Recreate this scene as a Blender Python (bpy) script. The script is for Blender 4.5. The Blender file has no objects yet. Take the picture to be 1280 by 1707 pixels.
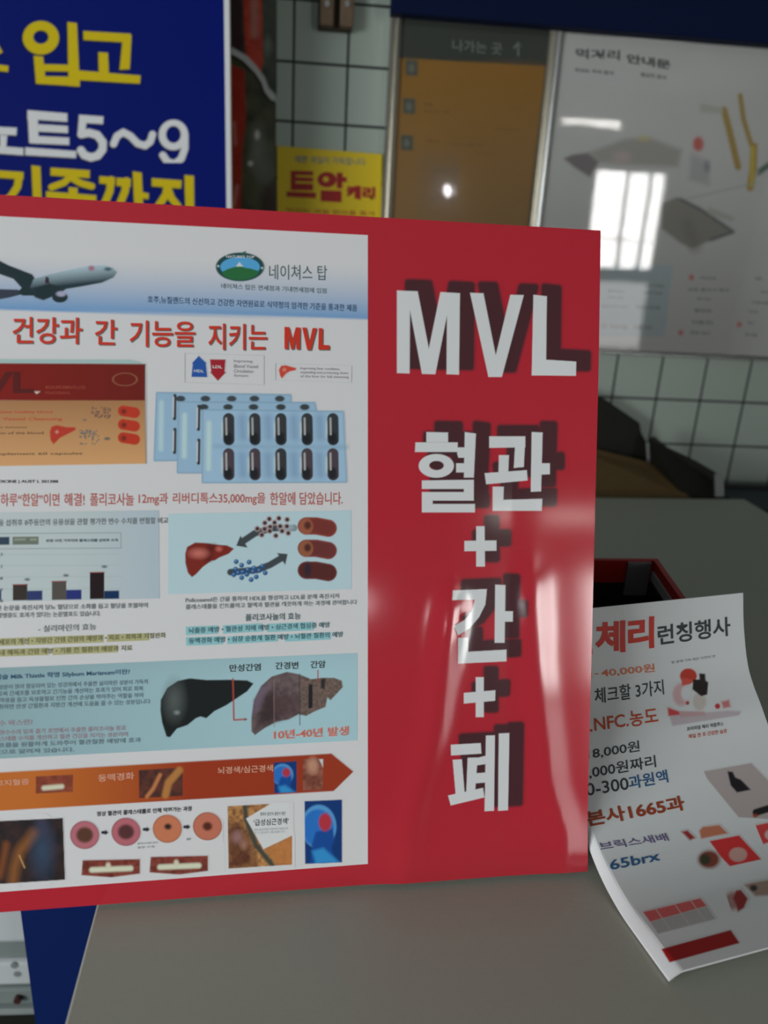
import bpy, bmesh, math, random
import numpy as np
from mathutils import Vector, Matrix

sc_ = bpy.context.scene
COL = sc_.collection
random.seed(4); np.random.seed(4)

# ------------------------------------------------------------------ camera
FPX, PITCH, ROLL, YAW = 1313.0, 0.34559287, 0.05748808, 0.09144963
CAM = np.array([0.0, 0.0, 1.222])
_cy, _sy = math.cos(YAW), math.sin(YAW)
FWD = np.array([_sy*math.cos(PITCH), _cy*math.cos(PITCH), -math.sin(PITCH)])
_r = np.array([_cy, -_sy, 0.0]); _u = np.cross(_r, FWD)
RGT = math.cos(ROLL)*_r + math.sin(ROLL)*_u
UPV = -math.sin(ROLL)*_r + math.cos(ROLL)*_u
cd = bpy.data.cameras.new('camera'); cam = bpy.data.objects.new('camera', cd); COL.objects.link(cam)
m = Matrix.Identity(4)
for i in range(3):
    m[i][0], m[i][1], m[i][2], m[i][3] = RGT[i], UPV[i], -FWD[i], CAM[i]
cam.matrix_world = m
cd.sensor_fit = 'HORIZONTAL'; cd.sensor_width = 36; cd.lens = FPX/1280*36
cd.clip_start = .02
cd.dof.use_dof = True; cd.dof.focus_distance = .66; cd.dof.aperture_fstop = 6.2
sc_.camera = cam

# ------------------------------------------------------------------ exposure, world, lights
sc_.view_settings.view_transform = 'Standard'; sc_.view_settings.look = 'None'
sc_.view_settings.gamma = 1; sc_.view_settings.use_curve_mapping = False
sc_.view_settings.exposure = 0.38
w = bpy.data.worlds.new('world'); sc_.world = w; w.use_nodes = True
w.node_tree.nodes['Background'].inputs[0].default_value = (.75, .85, 1, 1)
w.node_tree.nodes['Background'].inputs[1].default_value = .3

def area(name, loc, direction, sx, sy, power, color):
    l = bpy.data.lights.new(name, 'AREA'); l.shape = 'RECTANGLE'; l.size = sx; l.size_y = sy
    l.energy = power; l.color = color
    o = bpy.data.objects.new(name, l); COL.objects.link(o); o.location = loc
    o.rotation_euler = Vector(direction).to_track_quat('-Z', 'Z').to_euler()
    return o
RX0, RX1, RY0, RY1, RZ1 = -2.6, 4.4, -5.0, 1.662, 2.55          # the room
W1 = (2.66, 3.42, .93, 1.90)                                     # x0 x1 z0 z1 of window 1 (rear)
W3 = (2.66, 3.42, .12, .86)                                       # unseen lower pane, added for dim streaks on the board film
W2 = (-3.8, -0.5, .45, 1.85)                                     # y0 y1 z0 z1 of the left window, unseen, added as the main light
area('daylight_rear', ((W1[0]+W1[1])/2, RY0-.16, (W1[2]+W1[3])/2), (0, 1, 0), .9, 1.15, 40, (1, .98, .96))
area('added_light_rear_low', ((W3[0]+W3[1])/2, RY0-.16, (W3[2]+W3[3])/2), (0, 1, 0), .8, .76, 4.5, (1, .98, .96))
area('added_light_left', (RX0-.16, (W2[0]+W2[1])/2, (W2[2]+W2[3])/2), (1, 0, 0), 1.5, 3.4, 130, (.93, .98, 1))

# ------------------------------------------------------------------ pixel <-> place
def ray(u, v): return FWD + (u-640)/FPX*RGT - (v-853.5)/FPX*UPV
def atY(u, v, y): r = ray(u, v); return CAM + r*(y/r[1])
def atZ(u, v, z): r = ray(u, v); return CAM + r*((z-CAM[2])/r[2])
def px(X):
    d = X-CAM; z = d@FWD
    return np.stack([640+FPX*(d@RGT)/z, 853.5-FPX*(d@UPV)/z], -1)
def Zm(ox, oy, s): return lambda pts: [(ox+p[0]/s, oy+p[1]/s) for p in pts]

class Surf:
    """a printable surface: coordinates (s,t) in metres -> a place in the room"""
    def __init__(self, O, ex, ey, bend=None, guess=(0, 0), cuts=None):
        self.O, self.ex, self.ey = map(lambda a: np.array(a, float), (O, ex, ey))
        self.n = np.cross(self.ex, self.ey); self.bend = bend; self.guess = guess; self.cuts = cuts
    def at(self, s, t, off=0.0):
        s = np.asarray(s, float); t = np.asarray(t, float)
        if self.bend: return self.bend(s, t, off)
        return self.O + s[..., None]*self.ex + t[..., None]*self.ey + off*self.n
    def inv(self, U, V):
        U = np.asarray(U, float); V = np.asarray(V, float)
        s = np.full(U.shape, self.guess[0], float); t = np.full(U.shape, self.guess[1], float)
        T = np.stack([U, V], -1); e = 1e-5
        for _ in range(14):
            p = px(self.at(s, t)); a = (px(self.at(s+e, t))-p)/e; b = (px(self.at(s, t+e))-p)/e
            r = T-p
            if np.abs(r).max() < .02: break
            det = a[..., 0]*b[..., 1]-a[..., 1]*b[..., 0]
            ds = (r[..., 0]*b[..., 1]-r[..., 1]*b[..., 0])/det
            dt = (a[..., 0]*r[..., 1]-a[..., 1]*r[..., 0])/det
            s = s+np.clip(ds, -.2, .2); t = t+np.clip(dt, -.2, .2)
        return s, t

# ------------------------------------------------------------------ materials
def lin(c):
    c = np.asarray(c, float)/255
    return np.where(c <= .04045, c/12.92, ((c+.055)/1.055)**2.4)
def base(c, K=.5): return tuple(np.clip(lin(c)/K, 0, .88))
MATS = {}
def mat(name, col, rough=.6, metal=0, coat=0, spec=.5, bump=0, bscale=200, var=0, trans=0, coat_rough=.05):
    if name in MATS: return MATS[name]
    M = bpy.data.materials.new(name); M.use_nodes = True; nt = M.node_tree; b = nt.nodes['Principled BSDF']
    b.inputs['Base Color'].default_value = (*col, 1); b.inputs['Roughness'].default_value = rough
    b.inputs['Metallic'].default_value = metal; b.inputs['Coat Weight'].default_value = coat
    b.inputs['Coat Roughness'].default_value = coat_rough; b.inputs['Specular IOR Level'].default_value = spec
    if bump or var:
        tc = nt.nodes.new('ShaderNodeTexCoord'); n = nt.nodes.new('ShaderNodeTexNoise')
        n.inputs['Scale'].default_value = bscale; n.inputs['Detail'].default_value = 4
        nt.links.new(tc.outputs['Object'], n.inputs['Vector'])
        if bump:
            bp = nt.nodes.new('ShaderNodeBump'); bp.inputs['Strength'].default_value = bump; bp.inputs['Distance'].default_value = .002
            nt.links.new(n.outputs['Fac'], bp.inputs['Height']); nt.links.new(bp.outputs['Normal'], b.inputs['Normal'])
        if var:
            mx = nt.nodes.new('ShaderNodeMix'); mx.data_type = 'RGBA'
            mx.inputs[6].default_value = (*[c*(1-var) for c in col], 1); mx.inputs[7].default_value = (*[min(1, c*(1+var)) for c in col], 1)
            nt.links.new(n.outputs['Fac'], mx.inputs[0]); nt.links.new(mx.outputs[2], b.inputs['Base Color'])
    MATS[name] = M
    return M
def vcmat(name, rough=.4, coat=0, coat_rough=.05, spec=.5):
    if name in MATS: return MATS[name]
    M = mat(name, (1, 1, 1), rough, coat=coat, coat_rough=coat_rough, spec=spec); nt = M.node_tree
    a = nt.nodes.new('ShaderNodeVertexColor'); a.layer_name = 'ink'
    nt.links.new(a.outputs['Color'], nt.nodes['Principled BSDF'].inputs['Base Color'])
    return M
def emit(name, col, s):
    M = bpy.data.materials.new(name); M.use_nodes = True; b = M.node_tree.nodes['Principled BSDF']
    b.inputs['Emission Color'].default_value = (*col, 1); b.inputs['Emission Strength'].default_value = s
    b.inputs['Base Color'].default_value = (*col, 1); return M

# ------------------------------------------------------------------ objects
ROOTS = {}
def thing(name, label, cat, loc, group=None):
    o = bpy.data.objects.new(name, None); COL.objects.link(o); o.location = loc; o.empty_display_size = .05
    o['label'] = label; o['category'] = cat
    if group: o['group'] = group
    return o
def origin(parent):
    p = parent; v = Vector((0, 0, 0))
    while p: v += p.location; p = p.parent
    return np.array(v)
def mesh(name, verts, faces, mats, parent=None, fm=None, smooth=False, label=None, colors=None, kind=None):
    v = np.asarray(verts, float)-origin(parent)
    me = bpy.data.meshes.new(name); me.from_pydata(v.tolist(), [], faces if isinstance(faces, list) else faces.tolist())
    if not isinstance(mats, (list, tuple)): mats = [mats]
    for M in mats: me.materials.append(M)
    if fm is not None: me.polygons.foreach_set('material_index', np.asarray(fm, 'i'))
    if smooth: me.polygons.foreach_set('use_smooth', np.ones(len(me.polygons), bool))
    if colors is not None:
        a = me.color_attributes.new('ink', 'FLOAT_COLOR', 'POINT')
        a.data.foreach_set('color', np.concatenate([colors, np.ones((len(colors), 1))], 1).astype('f').ravel())
    o = bpy.data.objects.new(name, me); COL.objects.link(o)
    if parent: o.parent = parent
    if label: o['label'] = label
    if kind: o['kind'] = kind
    return o
def box(name, a, b, M, parent=None, bevel=0, label=None, kind=None):
    """axis-aligned box with rounded edges"""
    return hexa(name, [(a[0], a[1], a[2]), (b[0], a[1], a[2]), (b[0], b[1], a[2]), (a[0], b[1], a[2]),
                       (a[0], a[1], b[2]), (b[0], a[1], b[2]), (b[0], b[1], b[2]), (a[0], b[1], b[2])], M, parent, bevel, label, kind)
def hexa(name, P8, M, parent=None, bevel=0, label=None, kind=None):
    bm = bmesh.new(); vs = [bm.verts.new(Vector(map(float, p))) for p in P8]
    for f in ((0, 3, 2, 1), (4, 5, 6, 7), (0, 1, 5, 4), (1, 2, 6, 5), (2, 3, 7, 6), (3, 0, 4, 7)): bm.faces.new([vs[i] for i in f])
    bmesh.ops.recalc_face_normals(bm, faces=bm.faces)
    if bevel: bmesh.ops.bevel(bm, geom=list(bm.edges), offset=bevel, segments=2, affect='EDGES', profile=.5)
    V = [v.co[:] for v in bm.verts]; bm.verts.index_update(); F = [[v.index for v in f.verts] for f in bm.faces]; bm.free()
    return mesh(name, V, F, M, parent, label=label, kind=kind)
def join_boxes(name, boxes, M, parent=None, kind=None, label=None):
    V, F = [], []
    for a, b in boxes:
        k = len(V)
        V += [(a[0], a[1], a[2]), (b[0], a[1], a[2]), (b[0], b[1], a[2]), (a[0], b[1], a[2]),
              (a[0], a[1], b[2]), (b[0], a[1], b[2]), (b[0], b[1], b[2]), (a[0], b[1], b[2])]
        F += [[k+i for i in f] for f in ((0, 3, 2, 1), (4, 5, 6, 7), (0, 1, 5, 4), (1, 2, 6, 5), (2, 3, 7, 6), (3, 0, 4, 7))]
    return mesh(name, V, F, M, parent, kind=kind, label=label)
def slab(name, pts, thick, M, parent=None, label=None, back=None):
    """a polygon in space given thickness along its normal (away from pts order normal)"""
    P = [np.array(p, float) for p in pts]; n = np.cross(P[1]-P[0], P[-1]-P[0]); n /= np.linalg.norm(n)
    if back is not None and (-n)@np.array(back, float) < 0: P = P[::-1]; n = -n
    k = len(P); V = P+[p-n*thick for p in P]
    F = [list(range(k)), list(range(2*k-1, k-1, -1))]+[[i, k+i, k+(i+1) % k, (i+1) % k] for i in range(k)]
    return mesh(name, V, F, M, parent, label=label)
def cyl(name, p0, p1, r, M, parent=None, seg=16, label=None):
    p0, p1 = np.array(p0, float), np.array(p1, float); d = p1-p0; d /= np.linalg.norm(d)
    a = np.cross(d, [0, 0, 1.]) if abs(d[2]) < .9 else np.cross(d, [1., 0, 0]); a /= np.linalg.norm(a); b = np.cross(d, a)
    V = [p+r*(math.cos(2*math.pi*i/seg)*a+math.sin(2*math.pi*i/seg)*b) for p in (p0, p1) for i in range(seg)]
    F = [[i, (i+1) % seg, seg+(i+1) % seg, seg+i] for i in range(seg)]+[list(range(seg))[::-1], list(range(seg, 2*seg))]
    return mesh(name, V, F, M, parent, smooth=False, label=label)

# ------------------------------------------------------------------ printing: colour grids and lettering
LAY = .00013
class Canvas:
    def __init__(s, U, V, bg): s.U, s.V = U, V; s.img = np.zeros(U.shape+(3,))+np.array(bg); s.cov = np.zeros(U.shape)
    def put(s, sd, col, soft=1.2, op=1.0):
        a = np.clip(.5-sd/soft, 0, 1)*op; c = np.asarray(col, float)
        s.img = s.img*(1-a[..., None])+c*a[..., None]; s.cov = np.maximum(s.cov, a)
    def sd_poly(s, pts):
        d = np.full(s.U.shape, 1e9); ins = np.zeros(s.U.shape, bool); n = len(pts)
        for i in range(n):
            ax, ay = pts[i]; bx, by = pts[(i+1) % n]; ex, ey = bx-ax, by-ay
            h = np.clip(((s.U-ax)*ex+(s.V-ay)*ey)/(ex*ex+ey*ey+1e-9), 0, 1)
            d = np.minimum(d, (s.U-ax-h*ex)**2+(s.V-ay-h*ey)**2)
            if ay != by: ins ^= ((ay > s.V) != (by > s.V)) & (s.U < (bx-ax)*(s.V-ay)/(by-ay)+ax)
        return np.where(ins, -1, 1)*np.sqrt(d)
    def sd_line(s, pts, hw):
        d = np.full(s.U.shape, 1e9)
        for (ax, ay), (bx, by) in zip(pts[:-1], pts[1:]):
            ex, ey = bx-ax, by-ay; h = np.clip(((s.U-ax)*ex+(s.V-ay)*ey)/(ex*ex+ey*ey+1e-9), 0, 1)
            d = np.minimum(d, np.sqrt((s.U-ax-h*ex)**2+(s.V-ay-h*ey)**2))
        return d-hw
    def sd_ell(s, c, rx, ry):
        k = np.sqrt(((s.U-c[0])/rx)**2+((s.V-c[1])/ry)**2); return (k-1)*min(rx, ry)
    def poly(s, pts, col, soft=1.2, op=1): s.put(s.sd_poly(pts), col, soft, op)
    def line(s, pts, hw, col, soft=1.2, op=1): s.put(s.sd_line(pts, hw), col, soft, op)
    def ell(s, c, rx, ry, col, soft=1.2, op=1): s.put(s.sd_ell(c, rx, ry), col, soft, op)
    def noise(s, scale, seed, octaves=3):
        out = np.zeros(s.U.shape); amp = 1; tot = 0
        for o in range(octaves):
            r = np.random.RandomState(seed+o).rand(64, 64); x = s.U/scale*2**o; y = s.V/scale*2**o
            xi = np.floor(x).astype(int); yi = np.floor(y).astype(int); fx = x-xi; fy = y-yi; fx = fx*fx*(3-2*fx); fy = fy*fy*(3-2*fy)
            g = lambda i, j: r[(xi+i) % 64, (yi+j) % 64]
            out += amp*((g(0, 0)*(1-fx)+g(1, 0)*fx)*(1-fy)+(g(0, 1)*(1-fx)+g(1, 1)*fx)*fy); tot += amp; amp *= .5
        return out/tot
def picture(name, parent, surf, quad, fn, step=1.3, layer=1, bg=(.8, .8, .8), M=None, masked=False, label=None):
    """quad: TL TR BR BL in photo pixels; fn(canvas) paints its ink"""
    q = np.array(quad, float)
    nx = max(2, int(max(np.linalg.norm(q[1]-q[0]), np.linalg.norm(q[2]-q[3]))/step)+1)
    ny = max(2, int(max(np.linalg.norm(q[3]-q[0]), np.linalg.norm(q[2]-q[1]))/step)+1)
    a, b = np.meshgrid(np.linspace(0, 1, nx), np.linspace(0, 1, ny))
    U = (1-a)*(1-b)*q[0, 0]+a*(1-b)*q[1, 0]+a*b*q[2, 0]+(1-a)*b*q[3, 0]
    V = (1-a)*(1-b)*q[0, 1]+a*(1-b)*q[1, 1]+a*b*q[2, 1]+(1-a)*b*q[3, 1]
    c = Canvas(U, V, bg); fn(c)
    s, t = surf.inv(U, V); P = surf.at(s, t, layer*LAY).reshape(-1, 3)
    idx = np.arange(nx*ny).reshape(ny, nx)
    F = np.stack([idx[1:, :-1], idx[1:, 1:], idx[:-1, 1:], idx[:-1, :-1]], -1).reshape(-1, 4)
    col = np.clip(c.img, 0, 1).reshape(-1, 3)
    if masked:
        k = c.cov > .03
        kk = (k[1:, :-1] | k[1:, 1:] | k[:-1, 1:] | k[:-1, :-1]).ravel(); F = F[kk]
        used = np.unique(F); re = np.full(nx*ny, -1); re[used] = np.arange(len(used)); F = re[F]; P = P[used]; col = col[used]
    return mesh(name, P, F, M, parent, colors=col, label=label, smooth=True)

_glyph = {}
def text_mesh(body, bold):
    k = (body, bold)
    if k in _glyph: return _glyph[k]
    c = bpy.data.curves.new('lettering', 'FONT'); c.body = body; c.offset = bold; c.resolution_u = 3
    o = bpy.data.objects.new('lettering', c); COL.objects.link(o)
    dg = bpy.context.evaluated_depsgraph_get()
    me = bpy.data.meshes.new_from_object(o.evaluated_get(dg))
    V = np.array([v.co[:2] for v in me.vertices]) if len(me.vertices) else np.zeros((0, 2)); F = [list(p.vertices) for p in me.polygons]
    bpy.data.objects.remove(o); bpy.data.curves.remove(c); bpy.data.meshes.remove(me)
    _glyph[k] = (V, F); return _glyph[k]
class Letters:
    """several printed words of one block, one mesh"""
    def __init__(s, surf): s.surf = surf; s.V = []; s.F = []; s.fm = []; s.mats = []
    def _m(s, M):
        if M not in s.mats: s.mats.append(M)
        return s.mats.index(M)
    def text(s, body, LB, RB, LT, M, bold=0.0, layer=2, only=None):
        V, F = text_mesh(body, bold)
        if not len(V): return
        lo, hi = V.min(0), V.max(0); q = (V-lo)/(hi-lo)
        (a0, a1, a2), (b0, b1, b2) = s.surf.inv([LB[0], RB[0], LT[0]], [LB[1], RB[1], LT[1]])
        S = a0+q[:, 0]*(a1-a0)+q[:, 1]*(a2-a0); T = b0+q[:, 0]*(b1-b0)+q[:, 1]*(b2-b0)
        s._add(S, T, F, M, layer)
    def _add(s, S, T, F, M, layer):
        if s.surf.cuts:
            bm = bmesh.new(); vs = [bm.verts.new((x, y, 0)) for x, y in zip(S, T)]
            for f in F:
                try: bm.faces.new([vs[i] for i in f])
                except ValueError: pass
            for c in np.arange(math.floor(T.min()/s.surf.cuts)*s.surf.cuts, T.max(), s.surf.cuts):
                bmesh.ops.bisect_plane(bm, geom=list(bm.verts)+list(bm.edges)+list(bm.faces), plane_co=(0, c, 0), plane_no=(0, 1, 0), dist=1e-7)
            for c in np.arange(.001, .03, .0015):
                if S.min() < c < S.max(): bmesh.ops.bisect_plane(bm, geom=list(bm.verts)+list(bm.edges)+list(bm.faces), plane_co=(c, 0, 0), plane_no=(1, 0, 0), dist=1e-7)
            bm.verts.index_update(); S = np.array([v.co.x for v in bm.verts]); T = np.array([v.co.y for v in bm.verts])
            F = [[v.index for v in f.verts] for f in bm.faces]; bm.free()
        k = sum(len(v) for v in s.V); s.V.append(s.surf.at(S, T, layer*LAY*(3 if s.surf.cuts else 1)))
        s.F += [[i+k for i in f] for f in F]; s.fm += [s._m(M)]*len(F)
    def poly(s, pts, M, layer=2):
        a, b = s.surf.inv([p[0] for p in pts], [p[1] for p in pts]); n = len(pts)
        if ((a*np.roll(b, -1)-np.roll(a, -1)*b).sum()) < 0: a = a[::-1]; b = b[::-1]
        s._add(a, b, [list(range(n))], M, layer)
    def frame(s, q, wd, M, layer=2):
        q = [np.array(p, float) for p in q]; c = sum(q)/4
        inn = [p+(c-p)/np.linalg.norm(c-p)*wd*1.5 for p in q]
        for i in range(4): j = (i+1) % 4; s.poly([q[i], q[j], inn[j], inn[i]], M, layer)
    def build(s, name, parent, label=None):
        return mesh(name, np.concatenate(s.V), s.F, s.mats, parent, fm=s.fm, label=label)
def ink(name, rgb, K=.5, rough=.35, coat=0, spec=.5): return mat('ink_'+name, base(rgb, K), rough, coat=coat, spec=spec)

# ================================================================== THE ROOM
def tile_material():
    M = bpy.data.materials.new('white_wall_tiles'); M.use_nodes = True; nt = M.node_tree; b = nt.nodes['Principled BSDF']
    tc = nt.nodes.new('ShaderNodeTexCoord'); mp = nt.nodes.new('ShaderNodeMapping'); br = nt.nodes.new('ShaderNodeTexBrick')
    sp = nt.nodes.new('ShaderNodeSeparateXYZ'); cb = nt.nodes.new('ShaderNodeCombineXYZ')
    nt.links.new(tc.outputs['Object'], sp.inputs[0]); nt.links.new(sp.outputs['X'], cb.inputs['X']); nt.links.new(sp.outputs['Z'], cb.inputs['Y'])
    nt.links.new(cb.outputs[0], mp.inputs[0]); mp.inputs['Location'].default_value = (.06315+5, -.37956-1.222+5, 0)
    nt.links.new(mp.outputs[0], br.inputs['Vector'])
    br.offset = 0; br.squash = 1; br.inputs['Scale'].default_value = 1; br.inputs['Brick Width'].default_value = .1
    br.inputs['Row Height'].default_value = .1; br.inputs['Mortar Size'].default_value = .0026; br.inputs['Mortar Smooth'].default_value = .15
    br.inputs['Color1'].default_value = (.47, .55, .48, 1); br.inputs['Color2'].default_value = (.49, .565, .50, 1); br.inputs['Mortar'].default_value = (.022, .03, .028, 1)
    nt.links.new(br.outputs['Color'], b.inputs['Base Color'])
    bp = nt.nodes.new('ShaderNodeBump'); bp.invert = True; bp.inputs['Strength'].default_value = .6; bp.inputs['Distance'].default_value = .002
    nt.links.new(br.outputs['Fac'], bp.inputs['Height']); nt.links.new(bp.outputs['Normal'], b.inputs['Normal'])
    b.inputs['Roughness'].default_value = .38
    return M
plaster = mat('grey_plaster', (.20, .21, .20), .9, bump=.15, bscale=60, var=.05)
join_boxes('wall_back', [((RX0, 1.662, 0), (RX1, 1.78, RZ1))], tile_material(), kind='structure')
box('floor', (RX0, RY0, -.1), (RX1, 1.662, 0), mat('dark_floor', (.045, .05, .04), .55, var=.25, bscale=9), kind='structure')
box('ceiling', (RX0, RY0, RZ1), (RX1, 1.662, RZ1+.1), plaster, kind='structure')
x0, x1, z0, z1 = W1
join_boxes('wall_front', [((RX0, RY0-.12, 0), (x0, RY0, RZ1)), ((x1, RY0-.12, 0), (RX1, RY0, RZ1)), ((x0, RY0-.12, 0), (x1, RY0, W3[2])), ((x0, RY0-.12, W3[3]), (x1, RY0, z0)), ((x0, RY0-.12, z1), (x1, RY0, RZ1))], plaster, kind='structure')
y0, y1, z0, z1 = W2
join_boxes('wall_left', [((RX0-.12, RY0, 0), (RX0, y0, RZ1)), ((RX0-.12, y1, 0), (RX0, 1.662, RZ1)), ((RX0-.12, y0, 0), (RX0, y1, z0)), ((RX0-.12, y0, z1), (RX0, y1, RZ1))], plaster, kind='structure')
join_boxes('wall_right', [((RX1, RY0, 0), (RX1+.12, 1.662, RZ1))], mat('white_plaster', (.62, .64, .62), .9, bump=.15, bscale=60, var=.03), kind='structure')
alu = mat('window_aluminium', (.25, .26, .27), .4, metal=.6)
x0, x1, z0, z1 = W1
bars = [((x0, RY0-.08, z0), (x0+.025, RY0-.03, z1)), ((x1-.025, RY0-.08, z0), (x1, RY0-.03, z1)), ((x0+.025, RY0-.08, z0), (x1-.025, RY0-.03, z0+.03)), ((x0+.025, RY0-.08, z1-.03), (x1-.025, RY0-.03, z1))]
for fx in (.47, .78): bars.append(((x0+fx*(x1-x0)-.014, RY0-.08, z0+.03), (x0+fx*(x1-x0)+.014, RY0-.03, z1-.03)))
bars.append(((x0+.025, RY0-.075, z0+.30), (x1-.025, RY0-.035, z0+.312)))
join_boxes('window_1', bars, alu, kind='structure')
z0, z1 = W3[2:]
join_boxes('added_window_low', [((x0, RY0-.08, z0), (x0+.025, RY0-.03, z1)), ((x1-.025, RY0-.08, z0), (x1, RY0-.03, z1)), ((x0+.025, RY0-.08, z0), (x1-.025, RY0-.03, z0+.03)), ((x0+.025, RY0-.08, z1-.03), (x1-.025, RY0-.03, z1))], alu, kind='structure')
y0, y1, z0, z1 = W2
bars = [((RX0-.08, y0, z0), (RX0-.03, y0+.05, z1)), ((RX0-.08, y1-.05, z0), (RX0-.03, y1, z1)), ((RX0-.08, y0+.05, z0), (RX0-.03, y1-.05, z0+.05)), ((RX0-.08, y0+.05, z1-.05), (RX0-.03, y1-.05, z1)),
        ((RX0-.08, (y0+y1)/2-.025, z0+.05), (RX0-.03, (y0+y1)/2+.025, z1-.05))]
join_boxes('added_window_left', bars, alu, kind='structure')

# fluorescent lamps
tube = emit('fluorescent_tube', (1, .97, .92), 10); housing = mat('lamp_housing', (.7, .7, .68), .4)
def lamp(loc, length, power, label, drop):
    t = thing('fluorescent_lamp', label, 'lamp', loc); x, y, z = loc; h = length/2
    box('lamp_housing', (x-h, y-.05, z), (x+h, y+.05, z+.04), housing, t, .004)
    cyl('fluorescent_tube', (x-h+.03, y, z-.018), (x+h-.03, y, z-.018), .014, tube, t)
    for s in (-1, 1):
        box('tube_socket', (x+s*(h-.015)-.012, y-.02, z-.034), (x+s*(h-.015)+.012, y+.02, z), housing, t)
        if drop: cyl('hanging_rod', (x+s*h*.7, y, z+.04), (x+s*h*.7, y, RZ1), .005, alu, t)
    l = area('lamp_light', (x, y, z-.04), (0, 0, -1), length, .08, power, (1, .96, .9)); return t
lamp((2.38, -4.45, 2.235), .58, 1, 'hanging fluorescent lamp near the rear window', True)

wl = thing('wall_lamp', 'small round bulb lamp on the rear wall', 'lamp', (1.19, -4.99, 1.60))
bmx = bmesh.new(); bmesh.ops.create_uvsphere(bmx, u_segments=20, v_segments=12, radius=.045); bmx.verts.index_update()
mesh('bulb', [(v.co.x+1.19, v.co.y-4.90, v.co.z+1.60) for v in bmx.verts], [[v.index for v in f.verts] for f in bmx.faces], emit('bulb_glow', (1, .96, 1), 26), wl, smooth=True); bmx.free()
cyl('lamp_base', (1.19, -5.0, 1.60), (1.19, -4.95, 1.60), .035, housing, wl)

# ================================================================== TABLE
TX0, TX1, TY0, TY1, TZ = -.150, .855, .15, 1.437, .750
lam = mat('grey_laminate', (.50, .51, .43), .5, bump=.04, bscale=300, var=.05)
t = thing('table', 'grey topped table that the red framed advertising board stands on', 'table', (TX1, TY1, 0))
TW, TD = 1.056, 1.28                                   # width and depth, measured back from the far right corner
def tb(a, b): return (TX1+a[0], TY1+a[1], a[2]), (TX1+b[0], TY1+b[1], b[2])
box('table_top', *tb((-TW, -TD, TZ-.028), (0, 0, TZ)), lam, t, .0015)
dk = mat('grey_metal_leg', (.12, .12, .12), .45, metal=.5)
for x in (-TW+.04, -.08):
    for y in (-TD+.04, -.08): box('leg', *tb((x, y, 0), (x+.04, y+.04, TZ-.028)), dk, t, .003)
join_boxes('apron', [tb((-TW+.06, -TD+.08, TZ-.09), (-TW+.08, -.08, TZ-.028)), tb((-.08, -TD+.08, TZ-.09), (-.06, -.08, TZ-.028)), tb((-TW+.08, -.07, TZ-.09), (-.08, -.05, TZ-.028))], dk, t)
t.rotation_euler = (0, 0, math.radians(3.0))

# ================================================================== ADVERTISING BOARD
_dv = -(-27*RGT-21950*UPV+1313*FWD); _dv /= np.linalg.norm(_dv)
_dh = np.array([.99698, .07763, 0.]); _dv -= _dh*(_dh@_dv); _dv /= np.linalg.norm(_dv)
BW, BH = .7036, .4975
BR = atZ(975, 1447, TZ+.0025)
BN = np.cross(_dh, _dv)                       # towards the camera
def gss(x, c, s): return np.exp(-((x-c)/s)**2)
def warp(s, t):
    # two soft creases of the loose film in the lower right, drifting outwards towards the bottom edge
    sx = lambda x: (np.asarray(x)-985)*.000466
    c1 = np.interp(t, [0, .013, .055, .116, .195, .21], sx([686, 690, 700, 735, 757, 760]))-.008
    c2 = np.interp(t, [.03, .07, .116, .168, .215], sx([960, 932, 920, 905, 898]))-.008
    e1 = 1/(1+np.exp((t-.222)/.006)); e2 = 1/(1+np.exp((t-.243)/.006))
    a1 = np.interp(t, [0, .15, .19, .22], [.0011, .0012, .0019, .0018]); a2 = np.interp(t, [0, .16, .2, .24], [.0008, .0008, .0010, .0009])
    base_ = .036*np.clip(s+.066, 0, .1)*np.clip((.50-t)/.10, 0, 1)
    return a1*e1*gss(s, c1, .0113) + a2*e2*gss(s, c2, .0113) + base_ + .0028*gss(t, 0, .03)*np.clip((s+.18)/.05, 0, 1)
def bboard(s, t, off): return BR + s[..., None]*_dh + t[..., None]*_dv + (off+warp(s, t))[..., None]*BN
SB = Surf(BR, _dh, _dv, bend=bboard, guess=(-.2, .25))
RED = base((148, 31, 42), .5)
GL = dict(rough=.32, coat=.0)
red_film = mat('red_glossy_film', RED, .1, spec=.6)
white_film = mat('white_print_film', base((176, 174, 174), .5), .3, spec=.45)
VB = vcmat('printed_film', .3, spec=.45); VR = vcmat('printed_red_film', .1, spec=.6)
board = thing('advertising_board', 'large red framed advertising board with airplane, blister pack, liver pictures and white MVL lettering', 'sign', tuple(BR-_dh*BW/2))
# foam panel: warped front grid + back + sides
nx, ny = 141, 101
S, T = np.meshgrid(np.linspace(-BW, 0, nx), np.linspace(0, BH, ny)); Fv = SB.at(S, T, 0.).reshape(-1, 3)
idx = np.arange(nx*ny).reshape(ny, nx)
F = np.stack([idx[:-1, :-1], idx[:-1, 1:], idx[1:, 1:], idx[1:, :-1]], -1).reshape(-1, 4).tolist()
mesh('red_front_film', Fv, F, red_film, board, smooth=True)
core = mat('foam_core_white', (.7, .7, .68), .8)
def bp(s, t, o): return BR+s*_dh+t*_dv+o*BN
hexa('foam_panel', [bp(-BW+.0005, .0005, -.007), bp(-.0005, .0005, -.007), bp(-.0005, .0005, -.0015), bp(-BW+.0005, .0005, -.0015), bp(-BW+.0005, BH-.0005, -.007), bp(-.0005, BH-.0005, -.007), bp(-.0005, BH-.0005, -.0015), bp(-BW+.0005, BH-.0005, -.0015)], core, board)
# prop
sa, sb_, sc2 = bp(-.22, .36, -.009), bp(-.16, .36, -.009), None
ft = BR + (-.19)*_dh; foot_y = ft[1]+.33
slab('easel_strut', [sa, sb_, (sb_[0]+.02, foot_y, TZ+.003), (sa[0]-.02, foot_y, TZ+.003)], .003, core, board)

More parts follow.
